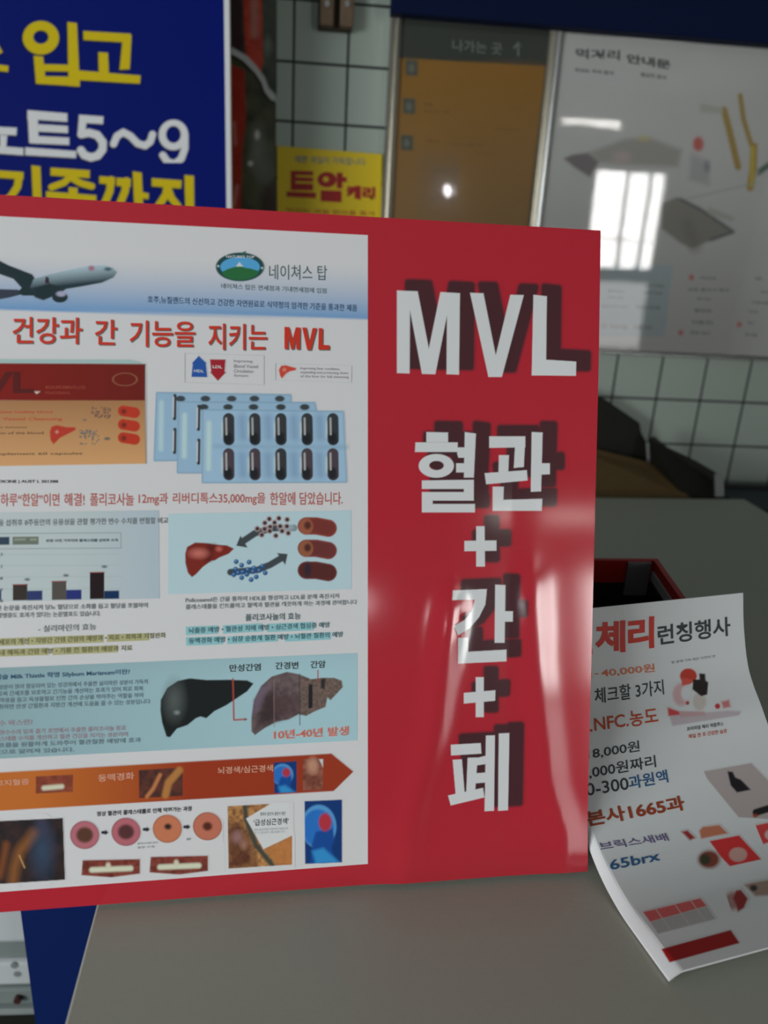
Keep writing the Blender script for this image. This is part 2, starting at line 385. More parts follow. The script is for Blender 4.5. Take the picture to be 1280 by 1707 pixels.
# printed sheet
KB = .5
def bc(r, g, b): return np.array(base((r, g, b), KB))
WH = bc(176, 174, 174)
def sheet_ink(c):
    c.img[:] = WH
    # blue sky band
    yb = 515+c.U*.0305; k = np.clip((c.V-(yb-92))/92, 0, 1)
    k *= np.clip((c.U+900)/1, 0, 1)
    sky = WH*(1-k[..., None]**1.3)+bc(92, 128, 165)*k[..., None]**1.3
    a = np.clip((yb-c.V)/1.5+.5, 0, 1)*(c.V > yb-95)
    c.img = c.img*(1-a[..., None])+sky*a[..., None]
SH = [(-380, 341), (613, 392), (613, 1440), (-380, 1516)]
sheet = picture('printed_sheet', board, SB, SH, sheet_ink, step=5, layer=1, bg=WH, M=VB)
PI_ = dict(M=VB)
# airplane
z1 = Zm(0, 340, 4)
def airplane(c):
    yb = 515+c.U*.0305; k = np.clip((c.V-(yb-92))/92, 0, 1)[..., None]**1.3; c.img = WH*(1-k)+bc(92, 128, 165)*k
    dark = bc(26, 40, 44)
    c.poly(z1([(-300, 560), (120, 572), (160, 600), (60, 625), (-300, 690)]), bc(45, 50, 62))
    c.poly(z1([(-200, 300), (0, 380), (60, 410), (215, 470), (250, 520), (330, 560), (300, 612), (150, 612), (120, 585), (145, 560), (90, 500), (-200, 400)]), dark, 1.5)
    g = np.clip((c.V-(455-(c.U-60)*.10))/ (26), 0, 1)[..., None]
    fcol = bc(140, 158, 165)*(1-g)+bc(30, 46, 52)*g
    c.poly(z1([(225, 500), (330, 470), (480, 435), (600, 412), (700, 410), (755, 428), (780, 455), (758, 490), (680, 525), (560, 548), (440, 568), (400, 600), (290, 640), (230, 620), (200, 560)]), fcol, 2)
    c.poly(z1([(230, 560), (330, 530), (420, 560), (380, 600), (290, 642), (240, 625)]), dark, 3)
    c.ell(z1([(400, 622)])[0], 13, 9, dark); c.ell(z1([(408, 600)])[0], 8, 4.5, bc(140, 140, 160), 3)
    c.poly(z1([(305, 485), (325, 490), (330, 530), (300, 530)]), bc(50, 30, 45), 2); c.ell(z1([(610, 430)])[0], 5, 4, bc(140, 90, 110), 4)
    c.ell(z1([(720, 435)])[0], 6, 3, bc(60, 80, 90), 3)
picture('airplane_picture', sheet, SB, [(-60, 415), (200, 428), (200, 510), (-60, 506)], airplane, 1.1, 2, masked=True, **PI_)
# logo
z2 = Zm(300, 380, 3.765)
def logo(c):
    yb = 515+c.U*.0305; k = np.clip((c.V-(yb-92))/92, 0, 1)[..., None]**1.3; c.img = WH*(1-k)+bc(92, 128, 165)*k
    P = lambda x, y: z2([(x, y)])[0]
    c.ell(P(377, 245), 40.5, 24, bc(28, 60, 62), 1.5)
    c.ell(P(377, 245), 33, 16.5, bc(70, 135, 175), 1)
    c.poly(z2([(262, 278), (300, 258), (345, 245), (375, 232), (405, 250), (445, 256), (498, 272), (480, 300), (430, 322), (377, 330), (315, 322), (275, 300)]), bc(35, 88, 50), 1.5)
    c.poly(z2([(350, 243), (372, 214), (398, 243)]), bc(170, 175, 175), 1.5)
    c.poly(z2([(375, 160), (418, 144), (405, 172)]), bc(35, 80, 70), 1.5)
    c.ell(P(240, 240), 2, 2, bc(140, 160, 160)); c.ell(P(515, 252), 2, 2, bc(140, 160, 160))
picture('brand_logo', sheet, SB, z2([(215, 140), (540, 150), (540, 345), (215, 335)]), logo, .8, 2, masked=True, **PI_)
kK = dict(K=KB)
i_blk = ink('black', (38, 40, 42), **kK); i_gry = ink('grey', (95, 100, 104), **kK); i_lgry = ink('light_grey', (135, 135, 138), **kK)
i_red = ink('red', (168, 42, 28), **kK); i_sh = ink('headline_shadow', (82, 84, 78), **kK); i_brn = ink('brick', (150, 78, 72), **kK)
i_nvy = ink('navy', (38, 66, 92), **kK); i_wht = ink('white', (190, 185, 185), **kK); i_blu = ink('blue', (30, 72, 140), **kK); i_tl = ink('teal_grey', (70, 84, 88), **kK)
i_pnk = ink('salmon', (200, 150, 145), **kK); i_gp = ink('greyed_print', (120, 112, 118), **kK)
L = Letters(SB)
L.text("네이쳐스 탑", (448.5, 466), (545, 467.5), (448.5, 441), i_tl, .004)
L.text("네이쳐스 탑은 면세점과 기내면세점에 입점", (368.5, 481), (544, 489.5), (368.5, 472), i_tl, .01)
L.text("호주,뉴질랜드의 신선하고 건강한 자연원료로 식약청의 엄격한 기준을 통과한 제품", (246, 505.5), (595, 520), (246, 493), i_nvy, .012)
L.text("NATURE'S TOP", (377, 430), (424, 431), (377, 425.5), i_wht, .02, 3)
L.build('brand_lettering', sheet)
L = Letters(SB)
for w_, xa, xb, yt, yb_ in (("건강과", 21, 137, 528, 574), ("간", 158, 195, 532, 575.5), ("기능을", 216, 325, 534, 579), ("지키는", 347, 445, 539, 584)):
    for d, M_, ly, bo in ((1.8, i_sh, 2, .014), (0, i_red, 3, .014)):
        L.text(w_, (xa+d, yb_-1+d), (xb+d, yb_+d*.6), (xa+d, yt+d), M_, bo, ly)
for d, M_, ly in ((1.8, i_sh, 2), (0, i_red, 3)):
    for p in ([(192, 388), (290, 392), (356, 640), (428, 396), (520, 402), (515, 826), (435, 824), (445, 560), (385, 824), (328, 822), (268, 540), (272, 820), (192, 818)],
              [(560, 400), (648, 402), (706, 690), (775, 410), (862, 412), (745, 838), (662, 838)], [(902, 410), (985, 418), (982, 740), (1125, 748), (1123, 832), (893, 830)]):
        L.poly([(474+(x-192)*.0804+d, 545+(y-388)*.0853+d) for x, y in p], M_, ly)
L.build('headline_lettering', sheet, label='red headline lettering with a grey edge')
# two little arrow / liver boxes
def claims(c):
    c.img[:] = WH
    c.poly(z2([(118, 803), (168, 850), (163, 852), (172, 937), (72, 935), (80, 852), (74, 850)]), bc(32, 70, 135))
    c.poly(z2([(188, 825), (286, 826), (280, 902), (290, 905), (238, 960), (188, 905), (196, 902)]), bc(135, 28, 38))
    c.poly(z2([(620, 890), (635, 865), (665, 862), (700, 872), (730, 880), (725, 893), (690, 900), (665, 915), (640, 945), (628, 930)]), bc(170, 60, 45), 1.5)
    c.ell(z2([(655, 890)])[0], 3, 3, bc(200, 110, 95), 3)
for nm_, q_ in (('up_arrow_icon', [(62, 790), (180, 794), (180, 962), (62, 960)]), ('down_arrow_icon', [(182, 800), (300, 804), (300, 970), (182, 966)]), ('liver_icon', [(605, 835), (745, 840), (745, 965), (605, 960)])):
    picture(nm_, sheet, SB, z2(q_), claims, .9, 2, masked=True, **PI_)
L = Letters(SB)
L.frame(z2([(30, 785), (530, 800), (530, 985), (30, 970)]), .6, i_lgry); L.frame(z2([(600, 850), (1080, 865), (1078, 970), (598, 955)]), .6, i_lgry)
for i, s_ in enumerate(("Improving", "Blood Vessel", "Circulation", "System")):
    y = 848+i*30; L.text(s_, *z2([(338, y), ((455, 490, 460, 428)[i], y+3), (338, y-22)]), i_gp, .01)
for i, s_ in enumerate(("Improving liver condition,", "expanding and protecting down", "of the liver for full cleansing")):
    y = 892+i*25; L.text(s_, *z2([(755, y), ((1005, 1055, 1058)[i], y+6), (755, y-20)]), i_gp, .01)
L.text("HDL", *z2([(88, 905), (150, 908), (88, 888)]), i_wht, .02, 3); L.text("LDL", *z2([(205, 880), (265, 882), (205, 862)]), i_wht, .02, 3)
L.build('claim_lettering', sheet)
# product box
z3 = Zm(0, 580, 4)
def product(c):
    c.img[:] = WH
    c.poly(z3([(-800, 70), (870, 78), (930, 90), (966, 110), (-800, 105)]), bc(138, 158, 155), 2)
    g = np.clip(c.U/240, 0, 1)[..., None]
    c.poly(z3([(-800, 98), (968, 108), (968, 352), (-800, 350)]), bc(108, 20, 14)*(1-g)+bc(92, 24, 18)*g)
    g = np.clip((c.V-668)/105, 0, 1)[..., None]
    c.poly(z3([(-800, 350), (968, 350), (972, 772), (-800, 800)]), bc(140, 100, 66)*(1-g)+bc(180, 132, 88)*g)
    c.line(z3([(969, 108), (973, 770)]), .6, bc(70, 60, 60))
    e = c.sd_ell(z3([(833, 210)])[0], 20, 10.5); c.put(np.abs(e)-.6, bc(125, 80, 60))
    c.poly(z3([(332, 560), (345, 525), (380, 515), (440, 528), (505, 530), (503, 548), (440, 580), (400, 600), (358, 642), (338, 615)]), bc(155, 48, 34), 1.6)
    c.ell(z3([(380, 560)])[0], 2.5, 2.5, bc(200, 120, 110), 3)
    for k, y in enumerate((428, 518, 606)):
        c.line(z3([(822, y-8), (898, y+4)]), 9, bc(158, 46, 28), 1.6); c.ell(z3([(826, y-4)])[0], 4, 4, bc(95, 35, 28), 4)
    R = np.random.RandomState(3)
    for k in range(48):
        c.ell(z3([(610+R.rand()*130, 390+R.rand()*80)])[0], 1.3, 1.3, bc(90, 65, 60), 1)
        c.ell(z3([(530+R.rand()*130, 545+R.rand()*100)])[0], 1.3, 1.3, bc(85, 88, 90), 1)
    c.ell(z3([(715, 605)])[0], 5, 2.2, bc(80, 80, 75), 1.5); c.ell(z3([(565, 480)])[0], 3, 2, bc(110, 90, 80), 2)
    c.poly(z3([(228, 290), (270, 290), (245, 308)]), bc(200, 170, 160), 1.5)
picture('product_box_picture', sheet, SB, z3([(-800, 60), (985, 66), (985, 785), (-800, 805)]), product, 1.4, 2, masked=True, **PI_)
L = Letters(SB); i_dkr = ink('dark_red', (72, 12, 10), **kK); i_or = ink('orange_red', (168, 70, 45), **kK); i_bro = ink('brown', (90, 66, 48), **kK); i_rp = ink('red_print', (140, 60, 45), **kK)
L.text("MVL", *z3([(-330, 305), (225, 302), (-330, 160)]), i_dkr, .03, 3)
L.text("BIOSUPPLEMENTS LTD", *z3([(305, 272), (570, 274), (305, 252)]), i_rp, .01, 3); L.text("POLICOSANOL", *z3([(305, 308), (472, 309), (305, 290)]), i_rp, .01, 3)
L.text("Policosanol maintains healthy blood", *z3([(-320, 440), (350, 440), (-320, 418)]), i_or, .01, 3)
L.text("Heart Blood Vessel Cleansing", *z3([(-300, 490), (415, 490), (-300, 462)]), i_or, .01, 3)
L.text("Supports liver functions", *z3([(-200, 540), (180, 538), (-200, 524)]), i_bro, .0, 3)
L.text("and circulation of the blood", *z3([(-250, 578), (290, 575), (-250, 560)]), i_bro, .0, 3)
L.text("Dietary Supplement 60 capsules", *z3([(-300, 722), (550, 716), (-300, 700)]), i_bro, .01, 3)
L.text("MEDICINE | AUST L 201388", *z3([(-60, 905), (388, 905), (-60, 880)]), i_blk, .03)
L.build('product_lettering', sheet)
# blister packs
z4 = Zm(240, 600, 3.368)
def blister(c):
    c.img[:] = WH
    def pack(pts, col, edge):
        d = c.sd_poly(z4(pts))-2.5; c.put(d, edge, 1.2); c.put(d+2.2, col, 3)
    B1, B2, E1 = bc(126, 152, 172), bc(132, 158, 178), bc(112, 138, 156)
    pack([(75, 188), (820, 200), (825, 260), (190, 560), (62, 562)], B1, E1)
    for x in (205, 345, 492, 620, 762): c.ell(z4([(x, 218)])[0], 8, 5, bc(52, 58, 62), 2)
    c.line(z4([(98, 240), (95, 500)]), 4, bc(150, 172, 186), 5)
    for y in (200, 390): c.line(z4([(174, y), (172, y+130)]), 2.6, bc(40, 42, 44), 1.5); c.line(z4([(166, y+10), (164, y+120)]), 1, bc(190, 185, 180), 1.5)
    pack([(198, 240), (955, 244), (968, 300), (340, 630), (192, 630)], B1, E1)
    for x in (335, 472, 615, 768, 902): c.ell(z4([(x, 265)])[0], 8, 5, bc(48, 54, 56), 2)
    c.line(z4([(228, 310), (226, 540)]), 4, bc(155, 176, 190), 5)
    for y in (260, 450): c.line(z4([(308, y), (306, y+130)]), 2.6, bc(44, 42, 46), 1.5); c.line(z4([(300, y+10), (298, y+120)]), 1, bc(190, 185, 180), 1.5)
    pack([(335, 285), (1115, 294), (1133, 682), (332, 685)], B2, E1)
    c.line(z4([(365, 355), (362, 610)]), 4, bc(158, 178, 192), 5)
    c.line(z4([(400, 485), (1130, 490)]), 3, bc(118, 144, 164), 8)
    for x in (550, 695, 840, 985):
        for y in (330, 540): c.line(z4([(x, y), (x+6, y+100)]), 8, bc(112, 138, 162), 14)
    for k, x in enumerate((475, 622, 768, 915, 1060)):
        for j, y in enumerate((318, 515)):
            col = bc(44, 46, 50) if (j == 0 or k in (2,)) else bc(62, 52, 58)
            c.line(z4([(x-28, y+40), (x-28, y+110)]), 3, bc(165, 180, 190), 5)
            c.line(z4([(x, y+12), (x+2, y+130)]), 9.3, col, 1.6); c.line(z4([(x-4, y+110), (x-2, y+132)]), 7, bc(24, 26, 30), 5)
            c.line(z4([(x-14, y+10), (x-12, y+100)]), 1.5, bc(150, 148, 145), 2)
picture('blister_pack_picture', sheet, SB, z4([(40, 165), (1160, 175), (1160, 705), (40, 705)]), blister, 1.1, 2, masked=True, **PI_)
L = Letters(SB)
for w_, a, b in (("하루“한알”이면", 1, 99), ("해결!", 107, 141), ("폴리코사놀", 150, 223), ("12mg과", 231, 280), ("리버디톡스35,000mg을", 288, 442), ("한알에", 450, 492), ("담았습니다.", 499, 571)):
    y = lambda x: 844-x*.0045
    L.text(w_, (a, y(a)), (b, y(b)), (a, y(a)-21.5), i_brn, .014)
L.build('slogan_lettering', sheet, label='reddish brown slogan lettering')
# chart
z5 = Zm(0, 840, 4.267)
def chart(c):
    g = np.clip((c.U-120)/160, 0, 1)[..., None]
    c.img = bc(158, 166, 166)*(1-g)+bc(146, 158, 166)*g
    G = bc(115, 125, 128)
    for y in (360, 440, 520, 605): c.line(z5([(0, y), (865, y-4)]), .35, bc(140, 150, 150))
    for a, b in (((-200, 212), (860, 205)), ((-200, 320), (862, 314)), ((860, 205), (862, 314))): c.line(z5([a, b]), .6, G)
    q = lambda x0, y0, x1, y1, col: c.poly(z5([(x0, y0), (x1, y0-2), (x1, y1-2), (x0, y1)]), col)
    q(-60, 236, 68, 292, bc(40, 55, 70)); q(90, 234, 275, 290, bc(92, 98, 88)); q(102, 246, 185, 262, bc(120, 125, 112)); q(215, 246, 262, 262, bc(125, 130, 112))
    for x0, y0, x1, y1, col in ((92, 575, 195, 686, (44, 38, 34)), (195, 618, 302, 686, (36, 46, 88)), (370, 552, 472, 683, (70, 64, 60)), (472, 612, 580, 681, (32, 40, 98)),
                                (640, 488, 742, 677, (28, 16, 18)), (742, 618, 848, 676, (12, 38, 72)), (-180, 560, -80, 688, (44, 38, 34)), (-80, 610, 10, 690, (36, 46, 88))): q(x0, y0, x1, y1, bc(*col))
    for x, y in ((195, 537), (470, 508), (743, 446)): c.ell(z5([(x, y)])[0], 4.5, 2.2, bc(85, 92, 92), 2)
    for x0, x1, y in ((92, 195, 575), (370, 472, 552), (640, 742, 488)): c.line(z5([(x0, y), (x1, y-2)]), .8, bc(120, 50, 45))
picture('bar_chart', sheet, SB, z5([(-1000, 75), (1130, 45), (1135, 672), (-1000, 715)]), chart, 1.2, 2, **PI_)
L = Letters(SB)
def line_(s_, z, x0, y0, x1, y1, h, M_, bo=.015, ly=3): L.text(s_, *z([(x0, y0), (x1, y1), (x0, y0-h)]), M_, bo, ly)
line_("을 섭취후 8주동안의 유용성을 관찰 평가한 변수 수치를 변혈할 비교", z5, -12, 158, 1195, 140, 48, i_gry, .02)
line_("본원 사전 기저치와 콜레스테롤 섭취후 수치", z5, 328, 272, 838, 268, 22, i_tl, .03)
line_("본 논문을 촉진시켜 당뇨 혈당으로 소화를 돕고 혈당을 조절하여", z5, -25, 760, 1050, 738, 38, i_gry, .02)
line_("합병증도 효과가 있다는 논문발표도 있습니다.", z5, -20, 812, 715, 797, 38, i_gry, .02)
line_("- 실리마린의 효능", z5, 272, 912, 683, 896, 48, i_gry, .015)
for y, v in ((355, 3), (440, 2), (525, 1), (605, 0), (685, -1)): L.text(str(abs(v)), *z5([(2, y+14), (20, y+14), (2, y-6)]), i_gry, .02, 3)
L.build('chart_lettering', sheet)
# highlighted lines (left olive, right teal)
i_olv = ink('olive_marker', (146, 142, 104), **kK); i_tea = ink('teal_marker', (118, 160, 164), **kK); i_dol = ink('dark_olive', (96, 94, 62), **kK); i_dte = ink('dark_teal', (52, 84, 92), **kK)
z6 = Zm(280, 830, 3.765)
L = Letters(SB)
for q in ([(-60, 958), (180, 950), (175, 1005), (-60, 1012)], [(192, 948), (738, 930), (736, 985), (190, 1004)], [(762, 928), (1060, 918), (1060, 970), (760, 982)],
          [(-60, 1035), (345, 1022), (345, 1075), (-60, 1088)], [(375, 1022), (835, 1004), (835, 1055), (375, 1075)]): L.poly(z5(q), i_olv, 2)
line_("간세포의 개선 • 지방간 간염 간암의 예방과 • 피로 • 회복과 지질완화", z5, -50, 1005, 1178, 952, 40, i_dol, .02)
line_("체내 해독과 간암 예방 • 기름 낀 질환의 예방과 치료", z5, -50, 1080, 940, 1042, 40, i_dol, .02)
for q in ([(112, 808), (312, 800), (312, 852), (112, 862)], [(345, 800), (588, 786), (600, 838), (345, 852)], [(622, 790), (912, 778), (915, 830), (622, 842)],
          [(112, 875), (345, 868), (345, 918), (115, 928)], [(372, 870), (690, 856), (690, 900), (372, 918)], [(722, 858), (1022, 842), (1022, 888), (735, 902)]): L.poly(z6(q), i_tea, 2)
line_("뇌졸중 예방 • 혈관성 치매 예방 • 심근경색 협심증 예방", z6, 128, 850, 1015, 812, 36, i_dte, .02)
line_("동맥경화 예방 • 심장 순환계 질환 예방 • 뇌혈관 질환의 예방", z6, 130, 915, 1098, 872, 36, i_dte, .02)
L.build('highlighted_lettering', sheet, label='lettering over olive and teal marker bands')
# diagram
def diagram(c):
    c.img[:] = bc(152, 172, 184)
    c.poly(z6([(108, 350), (120, 308), (170, 280), (230, 282), (300, 292), (370, 298), (414, 318), (382, 350), (320, 375), (295, 392), (272, 395), (220, 432), (175, 480), (150, 497), (125, 470), (110, 410)]), bc(104, 32, 24), 1.6)
    c.poly(z6([(250, 290), (300, 292), (280, 350), (270, 395), (235, 400)]), bc(72, 18, 16), 8, .8)
    c.ell(z6([(192, 348)])[0], 13, 7, bc(165, 92, 82), 10); c.ell(z6([(320, 320)])[0], 5, 4, bc(160, 80, 72), 5)
    dk_ = bc(52, 58, 62)
    c.line(z6([(790, 188), (650, 190), (545, 222), (470, 272)]), 5.5, dk_, 2); c.poly(z6([(428, 300), (455, 236), (500, 312)]), dk_)
    c.line(z6([(392, 466), (560, 452), (640, 420), (708, 380)]), 5.5, dk_, 2); c.poly(z6([(750, 352), (684, 346), (736, 420)]), dk_)
    c.poly(z6([(700, 120), (800, 150), (810, 200), (700, 250)]), bc(152, 172, 184), 14, .6)
    for x, y in ((635, 132), (695, 128), (747, 136), (607, 157), (668, 155), (560, 193), (605, 195), (640, 182), (703, 178), (745, 178), (715, 208), (638, 208), (588, 232), (676, 237), (754, 221)):
        c.ell(z6([(x, y)])[0], 4.8, 4.8, bc(150, 130, 130), 2.5); c.ell(z6([(x+1, y)])[0], 3.2, 3.2, bc(50, 34, 34), 1.5)
    for x, y in ((428, 400), (462, 422), (509, 403), (424, 447), (413, 482), (468, 465), (500, 450), (495, 480), (540, 440), (572, 455), (592, 428), (610, 470), (463, 500), (522, 513), (554, 495), (533, 462), (440, 470)):
        c.ell(z6([(x, y)])[0], 4, 4, bc(28, 68, 112), 1.5); c.ell(z6([(x-3, y-4)])[0], 1.2, 1.2, bc(110, 145, 180), 2)
    for k, (y, col, c2, c3) in enumerate(((180, (98, 40, 34), (130, 72, 50), (70, 32, 28)), (320, (88, 38, 36), (126, 74, 48), (62, 30, 28)), (458, (70, 28, 26), (80, 36, 28), (40, 26, 36)))):
        c.line(z6([(868, y-4), (930, y-4), (1005, y+10)]), 14.5, bc(*[min(255, int(v*1.25)) for v in col]), 1.5); c.line(z6([(868, y-4), (930, y-4), (1005, y+10)]), 12, bc(*col), 4)
        if k < 2: c.ell(z6([(866, y-2)])[0], 12, 13.5, bc(*c2), 2)
        c.ell(z6([(876, y-8)])[0], 5.5, 6.5 if k < 2 else 12, bc(*c3), 4)
picture('liver_and_vessel_diagram', sheet, SB, z6([(3, 100), (1150, 78), (1152, 572), (0, 604)]), diagram, 1.1, 2, **PI_)
L = Letters(SB)
line_("Policosanol은 간을 통하여 HDL을 형성하고 LDL을 분해 촉진시켜", z6, 110, 657, 1072, 630, 32, i_gry, .018)
line_("콜레스테롤을 컨트롤하고 혈액과 혈관을 깨끗하게 하는 과정에 관여합니다", z6, 110, 700, 1185, 668, 32, i_gry, .018)
line_("폴리코사놀의 효능", z6, 485, 773, 832, 762, 44, i_tl, .02)
L.build('diagram_lettering', sheet)
# liver panel
z7 = Zm(0, 1080, 4); z8 = Zm(250, 1080, 3.459)
def livers(c):
    g = np.clip(c.U/500, 0, 1)[..., None]; e = np.clip((c.V-(1113-c.U*.04))/30, 0, 1)[..., None]
    c.img = (bc(118, 142, 146)*(1-g)+bc(138, 166, 172)*g)*(.94+.06*e)
    A = [(62, 300), (100, 230), (160, 190), (230, 175), (330, 185), (450, 183), (560, 187), (597, 205), (560, 250), (500, 290), (440, 330), (370, 365), (325, 405), (290, 395), (265, 405), (215, 445), (155, 465), (115, 515), (95, 510), (70, 430), (60, 360)]
    c.poly(z8(A), bc(20, 24, 24), 1.5); c.ell(z8([(140, 300)])[0], 14, 26, bc(80, 86, 84), 22, .7); c.ell(z8([(155, 372)])[0], 4, 3, bc(110, 120, 115), 5)
    B = [(585, 400), (600, 300), (640, 220), (700, 165), (790, 138), (860, 152), (930, 180), (990, 172), (1060, 172), (1105, 188), (1112, 225), (1070, 270), (1040, 302), (1022, 285), (1012, 340), (950, 365), (900, 392), (855, 382), (800, 412), (730, 425), (660, 462), (605, 502), (585, 480)]
    n = c.noise(7, 11)[..., None]; n2 = c.noise(3, 5)[..., None]
    col = bc(62, 50, 52)*(1-n)+bc(100, 84, 84)*n; col = np.where(c.U[..., None] > 500, bc(60, 52, 46)*(1-n2)+bc(112, 92, 84)*n2, col)
    c.poly(z8(B), col, 1.5)
    c.poly(z8([(650, 270), (720, 250), (740, 410), (640, 450), (610, 470)]), bc(40, 28, 30), 14, .8)
    c.poly(z8([(700, 260), (850, 280), (860, 370), (740, 415)]), bc(58, 38, 40), 16, .6)
    c.poly(z8([(600, 300), (650, 220), (690, 215), (650, 300), (620, 360), (595, 380)]), bc(92, 78, 92), 8, .8)
    c.poly(z8([(915, 210), (937, 208), (937, 345), (912, 350)]), bc(24, 22, 30), 1.5); c.poly(z8([(985, 180), (1012, 176), (1005, 240), (985, 230)]), bc(32, 32, 34), 3)
    c.line(z8([(862, 150), (864, 445)]), .6, bc(40, 40, 46)); c.line(z8([(715, 180), (716, 455)]), .5, bc(120, 96, 100)); c.line(z8([(968, 130), (968, 190)]), .9, bc(140, 60, 50))
    rd = bc(140, 56, 48); c.line(z8([(478, 178), (484, 415), (548, 411)]), 1.3, rd); c.poly(z8([(545, 403), (562, 411), (547, 420)]), bc(90, 40, 45))
picture('diseased_liver_pictures', sheet, SB, [(-380, 1129), (595.5, 1088.5), (595.5, 1234), (-380, 1284)], livers, 1.2, 2, **PI_)
L = Letters(SB); i_g2 = ink('panel_grey', (84, 100, 106), **kK); i_mv = ink('panel_mauve', (126, 110, 116), **kK)
line_("만성간염", z8, 458, 138, 638, 130, 42, i_blk, .02); line_("간경변", z8, 722, 124, 855, 120, 42, i_blk, .02); line_("간암", z8, 925, 117, 1012, 113, 42, i_blk, .02)
L.build('liver_caption', sheet)
L = Letters(SB)
L.text("10년-40년 발생", *z8([(710, 530), (1148, 505), (710, 472)]), i_pnk, .05, 3); L.text("10년-40년 발생", *z8([(714, 527), (1144, 502), (714, 475)]), ink('clay', (165, 88, 76), **kK), .012, 4)
L.build('years_lettering', sheet, label='salmon pink lettering')
L = Letters(SB)
for s_, x0, y0, x1, y1, h, M_ in (
    ("밀크씨슬 Milk Thistle 학명 Silybum Marianum이란?", -120, 222, 866, 180, 42, i_nvy), ("간에 좋은 성분이 많이 함유되어 있는 엉겅퀴에서 추출한 실리마린 성분이 가득히", -160, 284, 985, 240, 34, i_g2),
    ("담긴 원료로써 간세포를 보호하고 간기능을 개선하는 효과가 있어 피로 회복", -160, 328, 955, 285, 34, i_g2), ("및 항산화 작용을 돕고 독성물질로 인한 간의 손상을 막아주는 역할을 하며", -160, 372, 955, 330, 34, i_g2),
    ("꾸준히 섭취하면 만성 간질환과 지방간 개선에 도움을 줄 수 있는 성분입니다", -160, 416, 1002, 372, 34, i_g2),
    ("사탕수수 왁스란?", -160, 530, 218, 512, 40, i_mv), ("쿠바산 사탕수수의 잎과 줄기 표면에서 추출한 폴리코사놀 원료", -160, 586, 840, 548, 34, i_mv),
    ("로써 콜레스테롤 수치를 개선하고 혈관 건강을 지키는 성분이며", -160, 628, 852, 590, 34, i_mv), ("혈액의 흐름을 원활하게 도와주어 혈관질환 예방에 효과", -160, 672, 940, 628, 34, i_g2), ("적인 것으로 알려져 있습니다.", -160, 714, 495, 692, 32, i_g2)):
    line_(s_, z7, x0, y0, x1, y1, h, M_, .02)
L.build('liver_panel_paragraph', sheet)
# orange arrow
z9 = Zm(0, 1240, 3.879); z10 = Zm(310, 1240, 3.879)
def vessel(c, x0, y0, x1, y1, z):
    n = c.noise(6, 3)[..., None]
    c.poly(z([(x0, y0), (x1, y0-8), (x1, y1-10), ((x0+x1)/2, y1+14), (x0-8, y1)]), bc(70, 24, 20)*(1-n)+bc(128, 62, 50)*n, 2)
    c.line(z([(x0+60, y1-34), (x1-60, y1-44)]), 4.5, bc(190, 178, 155), 4); c.ell(z([((x0+x1)/2-20, y1-62)])[0], 4, 5, bc(185, 170, 150), 4)
def orange_arrow(c):
    c.img[:] = WH; g = np.clip((c.U-60)/260, 0, 1)[..., None]
    c.poly([(-380, 1309), (552.3, 1256), (589, 1286), (556, 1318.5), (-380, 1374)], bc(162, 88, 34)*(1-g)+bc(128, 44, 22)*g)
    n = c.noise(9, 21)[..., None]
    c.poly(z9([(232, 210), (472, 198), (472, 308), (232, 320)]), bc(84, 36, 26)*(1-n)+bc(130, 62, 44)*n); c.line(z9([(285, 285), (400, 275)]), 4, bc(185, 172, 150), 4)
    c.poly(z9([(898, 170), (1180, 152), (1182, 335), (900, 350)]), bc(34, 26, 26)*(1-n)+bc(92, 48, 38)*n)
    c.line(z9([(1035, 200), (990, 290), (950, 340)]), 3, bc(160, 100, 60), 4); c.line(z9([(1160, 170), (1090, 250), (1070, 330)]), 6, bc(150, 100, 52), 5)
    brain(c, [(568, 120), (715, 112), (715, 312), (572, 318)], z10)
    c.poly(z10([(755, 98), (885, 92), (885, 295), (755, 302)]), bc(70, 26, 18)*(1-n)+bc(140, 86, 70)*n); c.ell(z10([(820, 140)])[0], 9, 13, bc(165, 122, 100), 8, .8); c.poly(z10([(860, 98), (885, 98), (885, 150)]), bc(190, 185, 180), 2)
def brain(c, q, z):
    q = np.array(q, float); x0, y0 = q.min(0); x1, y1 = q.max(0); W_, H_ = x1-x0, y1-y0; P = lambda a, b: z([(x0+a*W_, y0+b*H_)])[0]; k = 1/ (3.879)
    c.poly(z([tuple(p) for p in q]), bc(10, 44, 96), 1)
    m0 = c.img.copy(); ins = np.clip(.5-c.sd_poly(z([tuple(p) for p in q])), 0, 1)[..., None]
    c.ell(P(.38, .42), W_*.47*k, H_*.34*k, bc(70, 126, 172), 3); c.ell(P(.36, .44), W_*.42*k, H_*.29*k, bc(32, 92, 160), 4)
    c.poly([P(.3, .5), P(.75, .45), P(.8, .62), P(.72, .75), P(.85, 1.02), P(.15, 1.02), P(.2, .7)], bc(14, 60, 124), 4)
    c.poly([P(.2, .8), P(.5, .75), P(.95, .98), P(.3, 1.0)], bc(44, 126, 176), 6, .8)
    c.ell(P(.55, .35), W_*.17*k, H_*.14*k, bc(150, 40, 52), 4)
    c.img = np.where(ins > 0, c.img*ins+m0*(1-ins), m0)
picture('orange_arrow_band', sheet, SB, [(-380, 1305), (600, 1250), (600, 1322), (-380, 1378)], orange_arrow, 1.2, 2, masked=True, **PI_)
